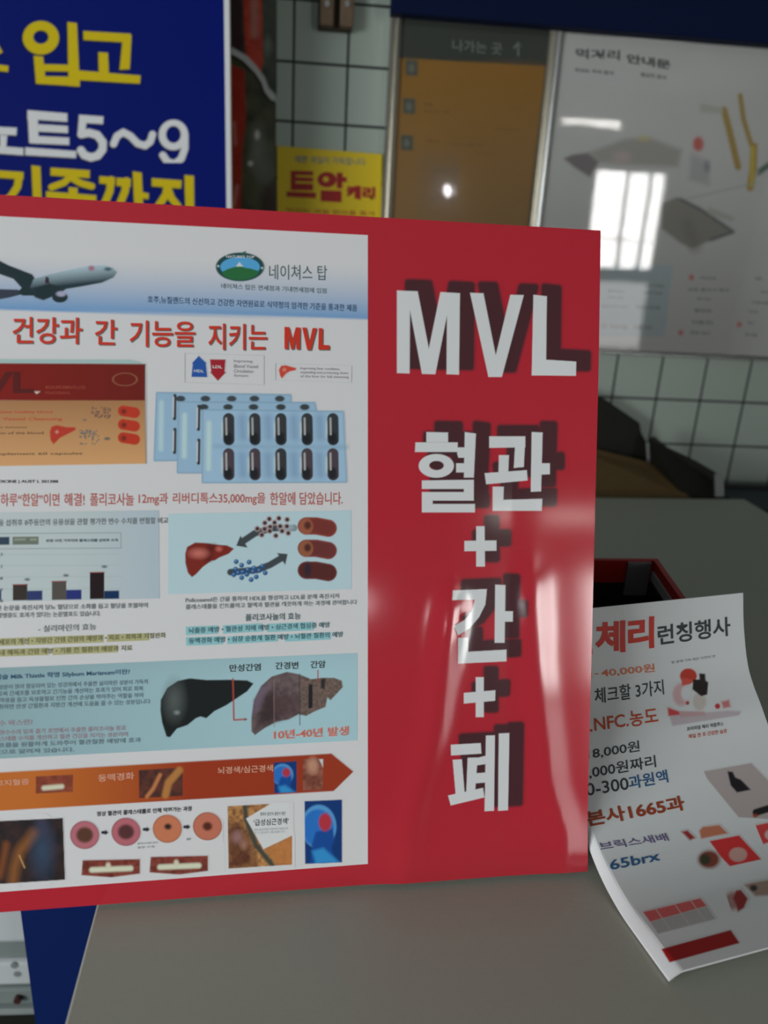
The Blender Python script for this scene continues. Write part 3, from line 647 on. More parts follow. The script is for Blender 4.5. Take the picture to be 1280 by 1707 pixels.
def lower(c):
    c.img[:] = WH; n = c.noise(14, 31)[..., None]; n2 = c.noise(6, 41)[..., None]
    Q = c.sd_poly(z9([(-150, 505), (408, 478), (422, 878), (-150, 915)])); base_ = bc(16, 20, 24)*(1-n)+bc(52, 36, 34)*n
    old = c.img.copy(); c.put(Q, base_)
    c.line(z9([(220, 580), (130, 690), (95, 800), (85, 880)]), 8, bc(120, 74, 36), 14, .8); c.line(z9([(40, 650), (20, 760), (0, 850)]), 5, bc(120, 66, 30), 10, .7)
    c.ell(z9([(275, 690)])[0], 16, 36, bc(44, 62, 84), 26, .8); c.line(z9([(265, 500), (280, 560)]), 8, bc(50, 52, 72), 12, .6); c.line(z9([(125, 720), (160, 800)]), .8, bc(190, 140, 90), 2)
    k = np.clip(.5-Q, 0, 1)[..., None]; c.img = np.where(c.U[..., None] < 112, c.img*k+old*(1-k), c.img)
    for i, (x, y, z, out, mid, r) in enumerate(((548, 588, z9, (152, 88, 96), (74, 46, 34), 12.5), (815, 568, z9, (152, 84, 92), (72, 40, 40), 12), (1082, 548, z9, (166, 98, 70), (30, 20, 18), 4.2), (139, 532, z10, (160, 92, 72), (70, 32, 22), 6.5))):
        c.ell(z([(x, y)])[0], 24.3, 23.5, bc(*[int(v*.85) for v in out]), 1.2); c.ell(z([(x, y)])[0], 22.3, 21.6, bc(*out), 2)
        c.ell(z([(x+(4 if i == 2 else 0), y-(14 if i == 2 else 0))])[0], r+2, r+1, bc(*[int((a+b)/2) for a, b in zip(out, mid)]), 4); c.ell(z([(x+(4 if i == 2 else 0), y-(14 if i == 2 else 0))])[0], r, r*.92 if i != 2 else 3.4, bc(*mid), 4)
    for x, y in ((680, 572), (948, 552), (1210, 536)): c.line(z9([(x-16, y), (x+4, y)]), 2.5, bc(30, 32, 42), 1.5); c.poly(z9([(x, y-17), (x+22, y), (x, y+17)]), bc(30, 32, 42), 1.2)
    vessel(c, 535, 752, 905, 848, z9); vessel(c, 975, 730, 1345, 830, z9)
    # autumn picture
    q = [(268, 402), (660, 380), (686, 590), (686, 780), (275, 806)]; Q = c.sd_poly(z10(q)); old = c.img.copy()
    c.put(Q, bc(70, 34, 24)*(1-n2)+bc(178, 128, 76)*n2)
    c.poly(z10([(268, 500), (360, 520), (430, 640), (440, 800), (268, 810)]), bc(64, 28, 24), 18, .8); c.ell(z10([(330, 600)])[0], 9, 10, bc(130, 96, 92), 10, .8); c.ell(z10([(375, 650)])[0], 6, 7, bc(140, 100, 84), 8, .8)
    c.poly(z10([(520, 680), (690, 590), (690, 780), (590, 780)]), bc(160, 100, 54), 8, .8)
    c.line(z10([(380, 400), (390, 490), (450, 650), (570, 800)]), 4, bc(56, 58, 50), 4)
    c.poly(z10([(388, 482), (560, 378), (690, 380), (690, 590), (500, 680)]), bc(182, 180, 176), 1.5)
    k = np.clip(.5-Q, 0, 1)[..., None]; c.img = np.where((c.U[..., None] > 376) & (c.U[..., None] < 492), c.img*k+old*(1-k), c.img)
    brain(c, [(766, 370), (1008, 360), (1008, 765), (770, 775)], z10)
    c.cov = np.maximum(c.cov, 0)
for nm_, (a_, b_, c_, d_) in (('angiogram_picture', (-60, 1355, 110, 1480)), ('vessel_section_picture', (114, 1362, 168, 1418)), ('vessel_section_picture', (184, 1358, 236, 1413)), ('vessel_section_picture', (253, 1353, 304, 1408)),
        ('vessel_section_picture', (320, 1350, 372, 1403)), ('arrow_mark', (168, 1380, 183, 1396)), ('arrow_mark', (237, 1375, 252, 1391)), ('arrow_mark', (304.5, 1371, 319, 1387)), ('clogged_vessel_picture', (128, 1420, 240, 1472)), ('clogged_vessel_picture', (243, 1412, 352, 1466)),
        ('autumn_leaf_picture', (375, 1332, 494, 1452)), ('brain_scan_picture', (503, 1328, 575, 1445))):
    picture(nm_, sheet, SB, [(a_, b_), (c_, b_), (c_, d_), (a_, d_)], lower, 1.1, 2, masked=True, **PI_)
L = Letters(SB); i_ot = ink('orange_white', (190, 130, 110), **kK)
line_("고지혈증", z9, -30, 275, 190, 262, 40, i_ot); line_("동맥경화", z9, 635, 245, 868, 228, 48, i_ot); line_("뇌경색/심근경색", z10, 205, 195, 562, 178, 46, i_ot)
L.build('arrow_band_lettering', sheet); L = Letters(SB)
line_("정상 혈관이 콜레스테롤로 인해 막혀가는 과정", z9, 625, 468, 1238, 432, 32, i_blk, .02)
line_("콜레스테롤 침착", z9, 888, 650, 1022, 642, 12, i_gry, .0); line_("혈관 수축", z9, 888, 676, 1000, 670, 14, i_gry, .0); line_("혈전", z9, 1205, 622, 1234, 620, 14, i_gry)
L.build('vessel_caption', sheet); L = Letters(SB)
line_("침묵의 살인자, 돌연사 원인", z10, 480, 466, 642, 460, 24, i_gry, .01); line_("'급성심근경색'", z10, 438, 530, 662, 518, 42, i_blk, .01)
line_("한번 발생하면 치명적인 질환으로", z10, 440, 562, 660, 552, 14, i_lgry, .0); line_("조기 발견이 중요합니다", z10, 440, 582, 640, 572, 14, i_lgry, .0)
L.build('heart_attack_caption', sheet)

# big vertical lettering with its printed drop shadows
zA = lambda p: Zm(600, 360, 3.122)(p); zB = lambda p: Zm(600, 660, 3.122)(p); zC = lambda p: Zm(600, 1080, 3.1227)(p)
def E(cx, cy, rx, ry): return [(cx+rx*math.cos(a), cy+ry*math.sin(a)) for a in np.linspace(0, 2*math.pi, 33)[:-1]]
big = [  # (transform, polygons, holes)
 ('large_latin_lettering', zA, [[(192, 388), (300, 392), (358, 690), (418, 396), (520, 402), (515, 826), (450, 824), (452, 520), (392, 824), (322, 822), (260, 492), (258, 820), (192, 818)],
   [(572, 400), (642, 402), (706, 725), (782, 410), (852, 412), (738, 838), (668, 838)], [(902, 410), (972, 418), (968, 748), (1125, 758), (1123, 832), (893, 830)]], []),
 ('large_upper_lettering', zB, [[(345, 188), (458, 190), (458, 242), (345, 242)], [(288, 242), (508, 242), (508, 292), (286, 292)], E(397, 364, 92, 62), [(545, 188), (603, 196), (592, 425), (540, 425)],
   [(505, 268), (550, 268), (550, 322), (512, 322), (505, 300)], [(500, 350), (550, 350), (550, 398), (500, 398)], [(322, 440), (592, 436), (592, 484), (322, 484)], [(540, 440), (592, 440), (592, 545), (540, 545)],
   [(322, 500), (592, 500), (592, 545), (322, 545)], [(322, 500), (378, 500), (378, 606), (322, 606)], [(322, 562), (598, 562), (598, 606), (322, 606)],
   [(672, 210), (860, 210), (860, 268), (672, 270)], [(808, 225), (860, 212), (852, 370), (800, 375)], [(722, 308), (775, 308), (770, 420), (720, 420)], [(648, 402), (868, 386), (872, 440), (656, 460)],
   [(893, 188), (950, 190), (942, 497), (888, 499)], [(930, 350), (988, 350), (988, 408), (930, 410)], [(690, 472), (748, 472), (745, 560), (690, 598)], [(690, 542), (948, 535), (946, 598), (690, 598)]], [E(398, 362, 38, 24)]),
 ('upper_plus_sign', zB, [[(543, 754), (710, 752), (710, 806), (543, 808)], [(604, 678), (648, 678), (650, 888), (604, 888)]], []),
 ('large_middle_lettering', zB, [[(483, 1012), (660, 1005), (655, 1060), (480, 1062)], [(603, 1040), (618, 1006), (660, 1005), (652, 1085), (620, 1150), (570, 1210), (510, 1247), (488, 1197), (545, 1165), (580, 1120)],
   [(703, 982), (757, 984), (752, 1285), (700, 1285)], [(745, 1120), (796, 1120), (795, 1175), (745, 1175)], [(510, 1258), (562, 1258), (562, 1340), (510, 1392)], [(510, 1334), (762, 1320), (762, 1381), (510, 1393)]], []),
 ('lower_plus_sign', zC, [[(540, 234), (705, 220), (703, 275), (540, 290)], [(602, 152), (644, 152), (644, 360), (602, 360)]], []),
 ('large_lower_lettering', zC, [[(472, 504), (628, 495), (632, 550), (474, 560)], [(482, 582), (530, 580), (545, 765), (498, 768)], [(560, 572), (612, 570), (598, 760), (552, 762)], [(458, 768), (640, 728), (648, 778), (472, 820)],
   [(655, 456), (702, 455), (697, 848), (648, 850)], [(722, 445), (777, 443), (770, 845), (718, 848)], [(590, 577), (665, 558), (665, 603), (590, 614)], [(600, 652), (660, 648), (660, 700), (600, 705)]], [])]
SHC = bc(60, 32, 36); LWH = bc(184, 181, 183); REDC = np.array(RED)
for nm, z, polys, holes in big:
    P = [z(p) for p in polys]; H = [z(p) for p in holes]; al = [q for p in P for q in p]
    x0, y0 = min(p[0] for p in al)-4, min(p[1] for p in al)-24; x1, y1 = max(p[0] for p in al)+33, max(p[1] for p in al)+5
    def fn(c, P=P, H=H):
        d = np.full(c.U.shape, 1e9); c0U, c0V = c.U, c.V
        c.U, c.V = c0U-19, c0V+13
        for p in P: d = np.minimum(d, c.sd_poly(p))
        for p in H: d = np.maximum(d, -c.sd_poly(p))
        c.U, c.V = c0U, c0V; c.put(d-6.6, SHC, 5)
        d = np.full(c.U.shape, 1e9)
        for p in P: d = np.minimum(d, c.sd_poly(p))
        for p in H: d = np.maximum(d, -c.sd_poly(p))
        c.put(d, LWH, 1.3)
    picture(nm, board, SB, [(x0, y0), (x1, y0), (x1, y1), (x0, y1)], fn, .95, 1, bg=REDC, M=VR, masked=True, label='white lettering with a dark printed drop shadow on the red band')

# ================================================================== BLUE SIGN
SGY = 1.42; KS = .42
sx1 = atY(384, 150, SGY)[0]; sx0 = sx1-.78
SS = Surf((sx1, SGY, CAM[2]), (1, 0, 0), (0, 0, 1), guess=(-.2, .1))
BLUEC = base((0, 12, 78), KS)
blue = mat('blue_sign_face', BLUEC, .6, var=.04, bscale=5, spec=.1); VS = vcmat('printed_blue_sign', .6, spec=.1)
sign = thing('blue_sign', 'tall blue sign with yellow and white lettering and a white edge', 'sign', (sx1-.39, SGY+.01, 0))
box('sign_panel', (sx0+.008, SGY, 0), (sx1-.008, SGY+.012, 1.75), blue, sign)
wedge = mat('white_sign_edge', base((190, 192, 196), KS), .4)
join_boxes('edge_trim', [((sx1-.008, SGY-.004, 0), (sx1, SGY+.014, 1.758)), ((sx0, SGY-.004, 0), (sx0+.008, SGY+.014, 1.758)), ((sx0+.008, SGY-.004, 1.75), (sx1-.008, SGY+.014, 1.758))], wedge, sign)
zS = Zm(0, 0, 2.667); s8 = lambda p: zS(p)
def sc3(r, g, b): return np.array(base((r, g, b), KS))
YEL, SWH = np.array((.80, .60, .012)), sc3(196, 200, 204)
grp = [('yellow_arrival_lettering', YEL, [[(300, 98), (342, 103), (355, 385), (305, 382)], [(150, 248), (192, 252), (205, 375), (160, 370)], [(185, 285), (310, 288), (310, 318), (185, 316)], [(160, 338), (355, 342), (355, 384), (160, 372)],
         [(370, 138), (580, 150), (585, 190), (372, 178)], [(545, 175), (585, 155), (577, 308), (532, 310)], [(437, 232), (480, 235), (484, 330), (440, 328)], [(350, 313), (625, 336), (622, 372), (350, 356)],
         [(-90, 120), (-48, 120), (12, 232), (-20, 250), (-70, 165)], [(-90, 120), (-48, 120), (-85, 190), (-150, 245), (-175, 215)], [(-190, 262), (38, 293), (36, 320), (-190, 292)]], [], (E(182, 168, 81, 75), E(182, 165, 34, 30))),
       ('white_number_lettering', SWH, [[(-80, 490), (-40, 493), (-40, 598), (-80, 595)], [(-80, 560), (75, 568), (73, 602), (-80, 595)], [(0, 600), (32, 603), (28, 655), (0, 655)], [(-120, 640), (105, 658), (105, 691), (-120, 674)],
         [(122, 490), (168, 493), (172, 640), (130, 636)], [(122, 490), (299, 504), (300, 542), (122, 530)], [(168, 552), (302, 560), (303, 592), (168, 585)], [(135, 603), (308, 612), (308, 645), (135, 637)], [(112, 655), (340, 672), (338, 703), (112, 690)],
         [(352, 510), (460, 518), (458, 552), (352, 545)], [(352, 510), (388, 515), (378, 600), (345, 597)]],
         [([(362, 597), (395, 590), (432, 600), (457, 632), (456, 665), (435, 692), (405, 700), (375, 690), (360, 668)], 18), ([(505, 640), (520, 605), (548, 588), (580, 605), (612, 638), (645, 648), (668, 630), (678, 598)], 16),
          ([(822, 600), (822, 660), (806, 705), (778, 728), (745, 720), (724, 690)], 16)], (E(771, 600, 66, 68), E(771, 598, 33, 38))),
       ('yellow_model_lettering', YEL, [[(-10, 757), (105, 765), (104, 798), (-10, 790)], [(140, 735), (180, 740), (188, 960), (150, 960)], [(225, 745), (400, 757), (398, 792), (225, 780)], [(205, 850), (428, 868), (428, 900), (205, 882)],
         [(305, 832), (345, 835), (345, 870), (305, 866)], [(442, 783), (512, 788), (510, 822), (442, 815)], [(518, 790), (582, 795), (580, 832), (518, 826)], [(590, 762), (630, 768), (640, 980), (600, 980)], [(625, 852), (662, 860), (660, 886), (625, 880)],
         [(675, 792), (808, 802), (805, 838), (675, 828)], [(820, 778), (862, 782), (864, 985), (826, 985)]],
         [([(85, 780), (78, 830), (50, 872), (15, 905)], 17), ([(318, 780), (285, 812), (230, 832)], 15), ([(318, 790), (360, 815), (408, 828)], 15), ([(494, 800), (488, 850), (465, 905)], 17), ([(562, 805), (556, 850), (532, 910)], 17),
          ([(745, 820), (738, 865), (705, 915)], 17), ([(748, 840), (762, 880), (790, 915)], 16)], None)]
for nm, colr, polys, strokes, ring in grp:
    P = [s8(p) for p in polys]; St = [(s8(p), w_/2.667) for p, w_ in strokes]; al = [q for p in P for q in p]
    x0, y0 = min(p[0] for p in al)-8, min(p[1] for p in al)-10; x1, y1 = max(p[0] for p in al)+12, max(p[1] for p in al)+8
    if ring: R_ = [s8(p) for p in ring]; al = R_[0]; x0 = min(x0, min(p[0] for p in al)-5); x1 = max(x1, max(p[0] for p in al)+5); y0 = min(y0, min(p[1] for p in al)-5); y1 = max(y1, max(p[1] for p in al)+5)
    def fn(c, P=P, St=St, ring=ring, colr=colr):
        def D():
            d = np.full(c.U.shape, 1e9)
            for p in P: d = np.minimum(d, c.sd_poly(p))
            for p, w_ in St: d = np.minimum(d, c.sd_line(p, w_))
            if ring:
                r_ = np.maximum(c.sd_poly(s8(ring[0])), -c.sd_poly(s8(ring[1]))); d = np.minimum(d, r_)
            return d
        a, b = c.U, c.V; c.U, c.V = a+1.2, b-1.6; d1 = D(); c.U, c.V = a, b
        c.put(d1-.8, sc3(20, 22, 40), 1.6); c.put(D(), colr, 1.6)
    picture(nm, sign, SS, [(x0, y0), (x1, y0), (x1, y1), (x0, y1)], fn, 1.0, 2, bg=BLUEC, M=VS, masked=True, label='lettering in '+('white' if colr is SWH else 'yellow'))

# ================================================================== FLYERS between the sign and the tiles
KW = .36
def flyer(Y, pts_bottom, label, seed, quad, fn):
    SF = Surf((-.1, Y, CAM[2]), (1, 0, 0), (0, 0, 1), guess=(0, .1))
    t = thing('flyer', label, 'flyer', tuple(atY(425, 200, Y)))
    def g(c):
        c.img[:] = np.array(base((135, 138, 134), KW)); fn(c); c.cov[:] = 0; c.put(c.sd_poly(pts_bottom), c.img, .8)
    picture('printed_paper', t, SF, quad, g, 1.5, 1, M=vcmat('glossy_flyer_print', .25), masked=True)
    a, b = SF.inv([p[0] for p in pts_bottom], [p[1] for p in pts_bottom]); P = SF.at(a, b, 0)
    slab('paper_backing', P, .0015, mat('paper_white', base((135, 138, 134), KW), .6), t, back=(0, 1, 0))
    return t
def wc(r, g, b): return np.array(base((r, g, b), KW))
zF = Zm(360, 0, 4)
def f_up(c):
    n = c.noise(26, 8)[..., None]; n2 = c.noise(10, 17)[..., None]
    img = wc(22, 24, 20)*(1-n)+wc(62, 66, 54)*n
    c.img[:] = img
    c.poly(zF([(175, -400), (300, -400), (315, 420), (300, 480), (200, 400), (185, 200)]), wc(118, 30, 18)*(1-n2)+wc(150, 52, 34)*n2, 3)
    c.line(zF([(255, 20), (258, 230)]), 6, wc(130, 96, 84), 10, .7); c.poly(zF([(-100, -400), (150, -400), (190, 300), (190, 400), (-100, 300)]), wc(38, 18, 20), 10, .8)
    c.ell(zF([(345, 300)])[0], 5, 12, wc(90, 96, 86), 10, .7)
    c.line(zF([(-100, 260), (100, 345), (190, 395), (250, 460), (300, 530), (325, 600), (375, 650)]), 7, wc(138, 140, 136), 3)
def f_lo(c):
    n = c.noise(22, 58)[..., None]; n2 = c.noise(9, 77)[..., None]
    c.img[:] = wc(24, 26, 20)*(1-n)+wc(66, 66, 44)*n
    c.poly(zF([(-200, 300), (190, 470), (200, 800), (175, 1000), (160, 1600), (-200, 1600)]), wc(112, 26, 14)*(1-n2*.4)+wc(140, 50, 34)*n2*.4, 4)
    c.ell(zF([(275, 1000)])[0], 12, 34, wc(96, 100, 92), 18, .6); c.ell(zF([(330, 1120)])[0], 10, 28, wc(80, 84, 78), 18, .6); c.ell(zF([(230, 1090)])[0], 4, 4, wc(150, 150, 145), 4); c.ell(zF([(275, 900)])[0], 4, 7, wc(150, 150, 140), 5)
    c.line(zF([(120, 820), (130, 960)]), 2.5, wc(150, 100, 90), 5, .6); c.line(zF([(140, 1240), (120, 1370)]), 2.5, wc(160, 110, 100), 5, .6)
    c.poly(zF([(310, 1250), (400, 1200), (400, 1500), (280, 1500)]), wc(36, 20, 16), 14, .8)
lo_edge = zF([(-150, 250), (100, 345), (190, 395), (250, 470), (300, 540), (320, 610), (395, 690), (395, 2600), (-150, 2600)])
flyer(1.653, lo_edge, 'lower dark red food flyer beside the blue sign, with a torn upper edge', 1, zF([(-150, 250), (400, 250), (400, 1700), (-150, 1700)]), f_lo)
up_edge = zF([(-150, -500), (400, -500), (398, 655), (375, 665), (330, 615), (310, 550), (255, 470), (190, 405), (100, 352), (-150, 255)])
flyer(1.642, up_edge, 'upper dark red food flyer with a white curling lower edge, beside the blue sign', 2, zF([(-150, -300), (405, -300), (405, 700), (-150, 700)]), f_up)

# ================================================================== YELLOW SIGN
YY = 1.650
SY = Surf((0, YY, CAM[2]), (1, 0, 0), (0, 0, 1), guess=(0, .1))
def yc(r, g, b): return base((r, g, b), .34)
yel = thing('yellow_sign', 'small yellow sign with dark red lettering on the tiled wall', 'sign', tuple(atY(550, 330, YY)))
yq = [(462, 243), (637, 257), (634, 420), (462, 410)]
P = SY.at(*SY.inv([p[0] for p in yq], [p[1] for p in yq]))
slab('sign_card', P, .004, mat('yellow_card', yc(150, 128, 8), .45, var=.05), yel, back=(0, 1, 0))
L = Letters(SY); y_r = mat('ink_yellow_sign_red', yc(108, 8, 8), .45); y_b = mat('ink_yellow_sign_blue', yc(62, 76, 92), .45)
zY = Zm(360, 0, 4)
L.text("예쁜 과일이 가득합니다", *zY([(525, 1085), (995, 1105), (525, 1035)]), y_b, .01)
# heavy red syllables
for p in ([(498, 1138), (648, 1142), (648, 1170), (498, 1166)], [(498, 1166), (532, 1167), (530, 1270), (498, 1268)], [(532, 1180), (648, 1184), (648, 1212), (532, 1208)], [(530, 1222), (648, 1226), (648, 1270), (530, 1268)],
          [(470, 1276), (668, 1285), (666, 1322), (470, 1312)], [(805, 1150), (845, 1152), (842, 1258), (805, 1256)], [(842, 1180), (872, 1182), (872, 1215), (842, 1213)], [(698, 1268), (838, 1272), (838, 1350), (698, 1342)]):
    L.poly(zY(p), y_r, 2)
ring = [zY(E(740, 1198, 64, 52)), zY(E(732, 1195, 20, 18))]
for i in range(32):
    j = (i+1) % 32; L.poly([ring[0][i], ring[0][j], ring[1][j], ring[1][i]], y_r, 2)
L.text("캐리", *zY([(868, 1325), (1062, 1340), (868, 1232)]), y_r, .06)
L.text("맛있는 과일 한아름 특가", *zY([(470, 1420), (1060, 1445), (470, 1385)]), y_r, .01)
L.build('sign_lettering', yel, label='dark red and blue lettering')

# ================================================================== WALL FRAMES
silver = mat('silver_frame', (.62, .63, .62), .22, metal=.85)
gold = mat('champagne_frame', (.55, .52, .44), .25, metal=.8)
def glass_mat():
    M = bpy.data.materials.new('clear_cover_sheet'); M.use_nodes = True; nt = M.node_tree; nt.nodes.clear()
    o = nt.nodes.new('ShaderNodeOutputMaterial'); mx = nt.nodes.new('ShaderNodeMixShader'); tr = nt.nodes.new('ShaderNodeBsdfTransparent'); gl = nt.nodes.new('ShaderNodeBsdfGlossy'); fr = nt.nodes.new('ShaderNodeFresnel')
    gl.inputs['Roughness'].default_value = .025; fr.inputs['IOR'].default_value = 1.5; tr.inputs['Color'].default_value = (1, 1, 1, 1)
    n = nt.nodes.new('ShaderNodeTexNoise'); n.inputs['Scale'].default_value = 9; bp_ = nt.nodes.new('ShaderNodeBump'); bp_.inputs['Strength'].default_value = .02; bp_.inputs['Distance'].default_value = .006
    nt.links.new(n.outputs['Fac'], bp_.inputs['Height']); nt.links.new(bp_.outputs['Normal'], gl.inputs['Normal'])
    nt.links.new(fr.outputs[0], mx.inputs[0]); nt.links.new(tr.outputs[0], mx.inputs[1]); nt.links.new(gl.outputs[0], mx.inputs[2]); nt.links.new(mx.outputs[0], o.inputs[0])
    return M
cover = glass_mat()
FY = 1.640
SFp = Surf((.5, FY+.006, CAM[2]), (1, 0, 0), (0, 0, 1), guess=(0, 0))
def framed(x0, x1, z0, z1, rl, rr, rt, rb, M, label, lower_rail=None):
    t = thing('framed_poster', label, 'poster', ((x0+x1)/2, FY+.01, z0))
    def rail(nm, pts):   # outer/inner outline with a raised ridge
        (ax, az), (bx, bz), (cx, cz), (dx, dz) = pts; y = FY
        mx_ = lambda p, q, k: (p[0]*(1-k)+q[0]*k, p[1]*(1-k)+q[1]*k)
        V = []; F = []
        for k, dy in ((0, .0), (0, -.004), (.25, -.008), (.5, -.004), (.75, -.008), (1, -.003), (1, 0)):
            p = mx_(pts[0], pts[3], k); q = mx_(pts[1], pts[2], k); V += [(p[0], y+dy+(.02 if k == 0 and dy == 0 else (.006 if k == 1 and dy == 0 else 0)), p[1]), (q[0], y+dy+(.02 if k == 0 and dy == 0 else (.006 if k == 1 and dy == 0 else 0)), q[1])]
        for i in range(6): F.append([2*i, 2*i+1, 2*i+3, 2*i+2])
        o = mesh(nm, V, F, M, t); return o
    rail('frame_rail', [(x0, z0), (x0, z1), (x0+rl, z1-rt), (x0+rl, z0+rb)]); rail('frame_rail', [(x1, z1), (x1, z0), (x1-rr, z0+rb), (x1-rr, z1-rt)])
    rail('frame_rail', [(x0, z1), (x1, z1), (x1-rr, z1-rt), (x0+rl, z1-rt)]); rail('frame_rail', [(x1, z0), (x0, z0), (x0+rl, z0+rb), (x1-rr, z0+rb)])
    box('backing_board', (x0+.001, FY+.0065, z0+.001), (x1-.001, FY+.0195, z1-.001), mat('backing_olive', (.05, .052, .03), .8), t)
    g = slab('cover_sheet', [(x0+rl-.002, FY+.002, z0+rb-.002), (x1-rr+.002, FY+.002, z0+rb-.002), (x1-rr+.002, FY+.002, z1-rt+.002), (x0+rl-.002, FY+.002, z1-rt+.002)], .001, cover, t, label='clear shiny cover sheet')
    return t
KF = .36
def fc(r, g, b): return np.array(base((r, g, b), KF))
xa = atY(648, 100, FY)[0]; xb = atY(922, 100, FY)[0]
zt1 = atY(760, 26, FY)[2]
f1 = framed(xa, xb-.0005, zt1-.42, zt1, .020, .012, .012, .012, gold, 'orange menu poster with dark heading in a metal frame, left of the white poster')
VP = vcmat('poster_print', .5, spec=.3)
def c3(x0, z): return px(np.array([x0, FY+.006, z]))
def quadw(x0, x1, z0, z1): return [tuple(px(np.array([x, FY+.006, z]))) for x, z in ((x0, z1), (x1, z1), (x1, z0), (x0, z0))]
z30 = Zm(620, 0, 3.765)
def orange(c):
    n = c.noise(80, 4)[..., None]
    g = np.clip((c.V-100)/260, 0, 1)[..., None]
    c.img[:] = (fc(118, 84, 26)*(1-g)+fc(112, 86, 50)*g)*(.95+.1*n)
    yl = 97+(c.U-670)*.055
    c.put(c.V-yl, fc(44, 48, 42), 2)
    c.ell((850, 120), 60, 14, fc(122, 84, 24), 20, .4)
    for x, y in ((248, 428), (232, 668), (218, 898)):
        c.poly(z30([(x-38, y-52), (x+40, y-48), (x+38, y+48), (x-36, y+44)]), fc(62, 66, 58), 3); c.ell(z30([(x, y)])[0], 5, 7, fc(92, 96, 86), 4, .8)
    c.poly(z30([(290, 955), (545, 965), (545, 1390), (290, 1390)]), fc(104, 84, 62), 12, .35)
    c.poly(z30([(370, 1045), (540, 1045), (540, 1270), (370, 1270)]), fc(96, 80, 62), 8, .5)
picture('orange_print', f1, SFp, quadw(xa+.0195, xb-.012, zt1-.41, zt1-.0115), orange, 2.2, 1, M=VP)
i1 = mat('ink_poster_grey', base((92, 98, 90), KF), .5); i2 = mat('ink_poster_brown', base((84, 62, 26), KF), .5)
L = Letters(SFp)
L.text("나가는 곳", *z30([(505, 320), (815, 345), (505, 245)]), i1, .01); L.build('poster_heading', f1); L = Letters(SFp)
L.text("↑", *z30([(885, 350), (950, 355), (885, 258)]), i1, .02)
for s_, x0_, y0_, x1_, h in (("과일", 325, 665, 378, 22), ("당일 입고 상품", 330, 705, 490, 14), ("신선도 보장", 880, 680, 940, 8), ("포장 가능합니다", 770, 815, 920, 12), ("채소", 340, 890, 425, 14), ("국내산 농산물 전문", 480, 912, 700, 14), ("전화 주문 가능합니다", 640, 965, 775, 8)):
    L.text(s_, *z30([(x0_, y0_), (x1_, y0_+4), (x0_, y0_-h)]), i2, .02)
L.build('poster_lettering', f1)

# white poster
zb2 = atY(1150, 596, FY)[2]; zt2 = atY(1040, 49, FY)[2]
xc = 1.22
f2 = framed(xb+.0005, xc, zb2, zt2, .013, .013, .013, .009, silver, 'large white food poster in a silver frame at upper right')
KP = .36
z40 = Zm(880, 0, 3.2); z41 = Zm(900, 300, 3.368)
def fc(r, g, b): return np.array(base((r, g, b), .28))
def white_poster(c):
    n = c.noise(90, 6)[..., None]
    c.img[:] = fc(136, 140, 134)*(.96+.08*n)
    # grey info panel
    c.poly(z41([(250, 458), (748, 478), (700, 880), (230, 880)]), fc(124, 132, 134), 3)
    # trays and packs
    c.poly(z40([(190, 845), (240, 825), (320, 815), (380, 860), (330, 945), (250, 895)]), fc(88, 84, 84), 5)
    c.poly(z40([(320, 815), (520, 740), (650, 735), (820, 800), (800, 890), (520, 880), (380, 865)]), fc(110, 108, 102), 9, .8)
    c.ell(z40([(500, 840)])[0], 16, 10, fc(140, 124, 122), 10, .7); c.ell(z40([(620, 740)])[0], 10, 5, fc(150, 128, 90), 6, .7)
    c.poly(z41([(690, 130), (770, 95), (880, 150), (1090, 290), (960, 340), (850, 385), (790, 355), (680, 270)]), fc(100, 98, 92), 4)
    c.line(z41([(790, 110), (900, 165), (1085, 292), (960, 335)]), 2.5, fc(74, 76, 74), 4)
    c.line(z41([(830, 250), (870, 370)]), 10, fc(84, 82, 78), 14, .5)
    c.poly(z41([(940, 150), (1090, 210), (1080, 232), (950, 195)]), fc(122, 124, 118), 4)
    # gold sticks
    for p, w_ in (([(1045, 585), (1075, 700), (1120, 890)], 5.5), ([(1132, 510), (1150, 640), (1190, 770)], 4), ([(1205, 780), (1200, 900), (1185, 1000)], 6)):
        c.line(z40(p), w_, fc(116, 98, 52), 3)
    c.line(z40([(1200, 790), (1192, 990)]), 3.5, fc(150, 124, 52), 4)
    c.ell(z40([(908, 768)])[0], 9, 12, fc(140, 74, 68), 5); c.poly(z40([(870, 820), (960, 860), (970, 990), (860, 960)]), fc(118, 118, 118), 10, .8); c.ell(z40([(955, 890)])[0], 5, 9, fc(100, 100, 104), 7)
    c.poly(z40([(1225, 905), (1300, 850), (1300, 890), (1225, 940)]), fc(60, 76, 66), 5); c.poly(z40([(915, 550), (1040, 575), (1035, 605), (920, 600)]), fc(124, 126, 118), 6)
    c.line(z40([(850, 1060), (1220, 975)]), .8, fc(112, 116, 112), 3)
    c.line(z40([(180, 410), (340, 395), (520, 430)]), 5, fc(150, 152, 148), 8, .7)
    for x, y in ((850, 547), (790, 857), (1118, 812)): c.ell(z41([(x, y)])[0], 4, 4.5, fc(150, 76, 72), 3)
picture('food_poster_print', f2, SFp, quadw(xb+.013, xc-.0125, zb2+.0085, zt2-.0125), white_poster, 2.2, 1, M=VP)
i3 = mat('ink_poster_dark', base((58, 62, 62), KF), .5); i4 = mat('ink_poster_mid', base((100, 106, 106), KF), .5)
L = Letters(SFp)
L.text("먹거리", *z40([(255, 312), (490, 322), (255, 258)]), i3, .03); L.text("안내문", *z40([(525, 335), (760, 372), (525, 285)]), i3, .04)
L.build('poster_heading', f2); L = Letters(SFp)
L.text("맛있는 우리 음식", *z40([(250, 382), (455, 400), (250, 362)]), i3, .03); L.text("원산지 표시", *z40([(600, 408), (735, 425), (600, 385)]), i3, .03)
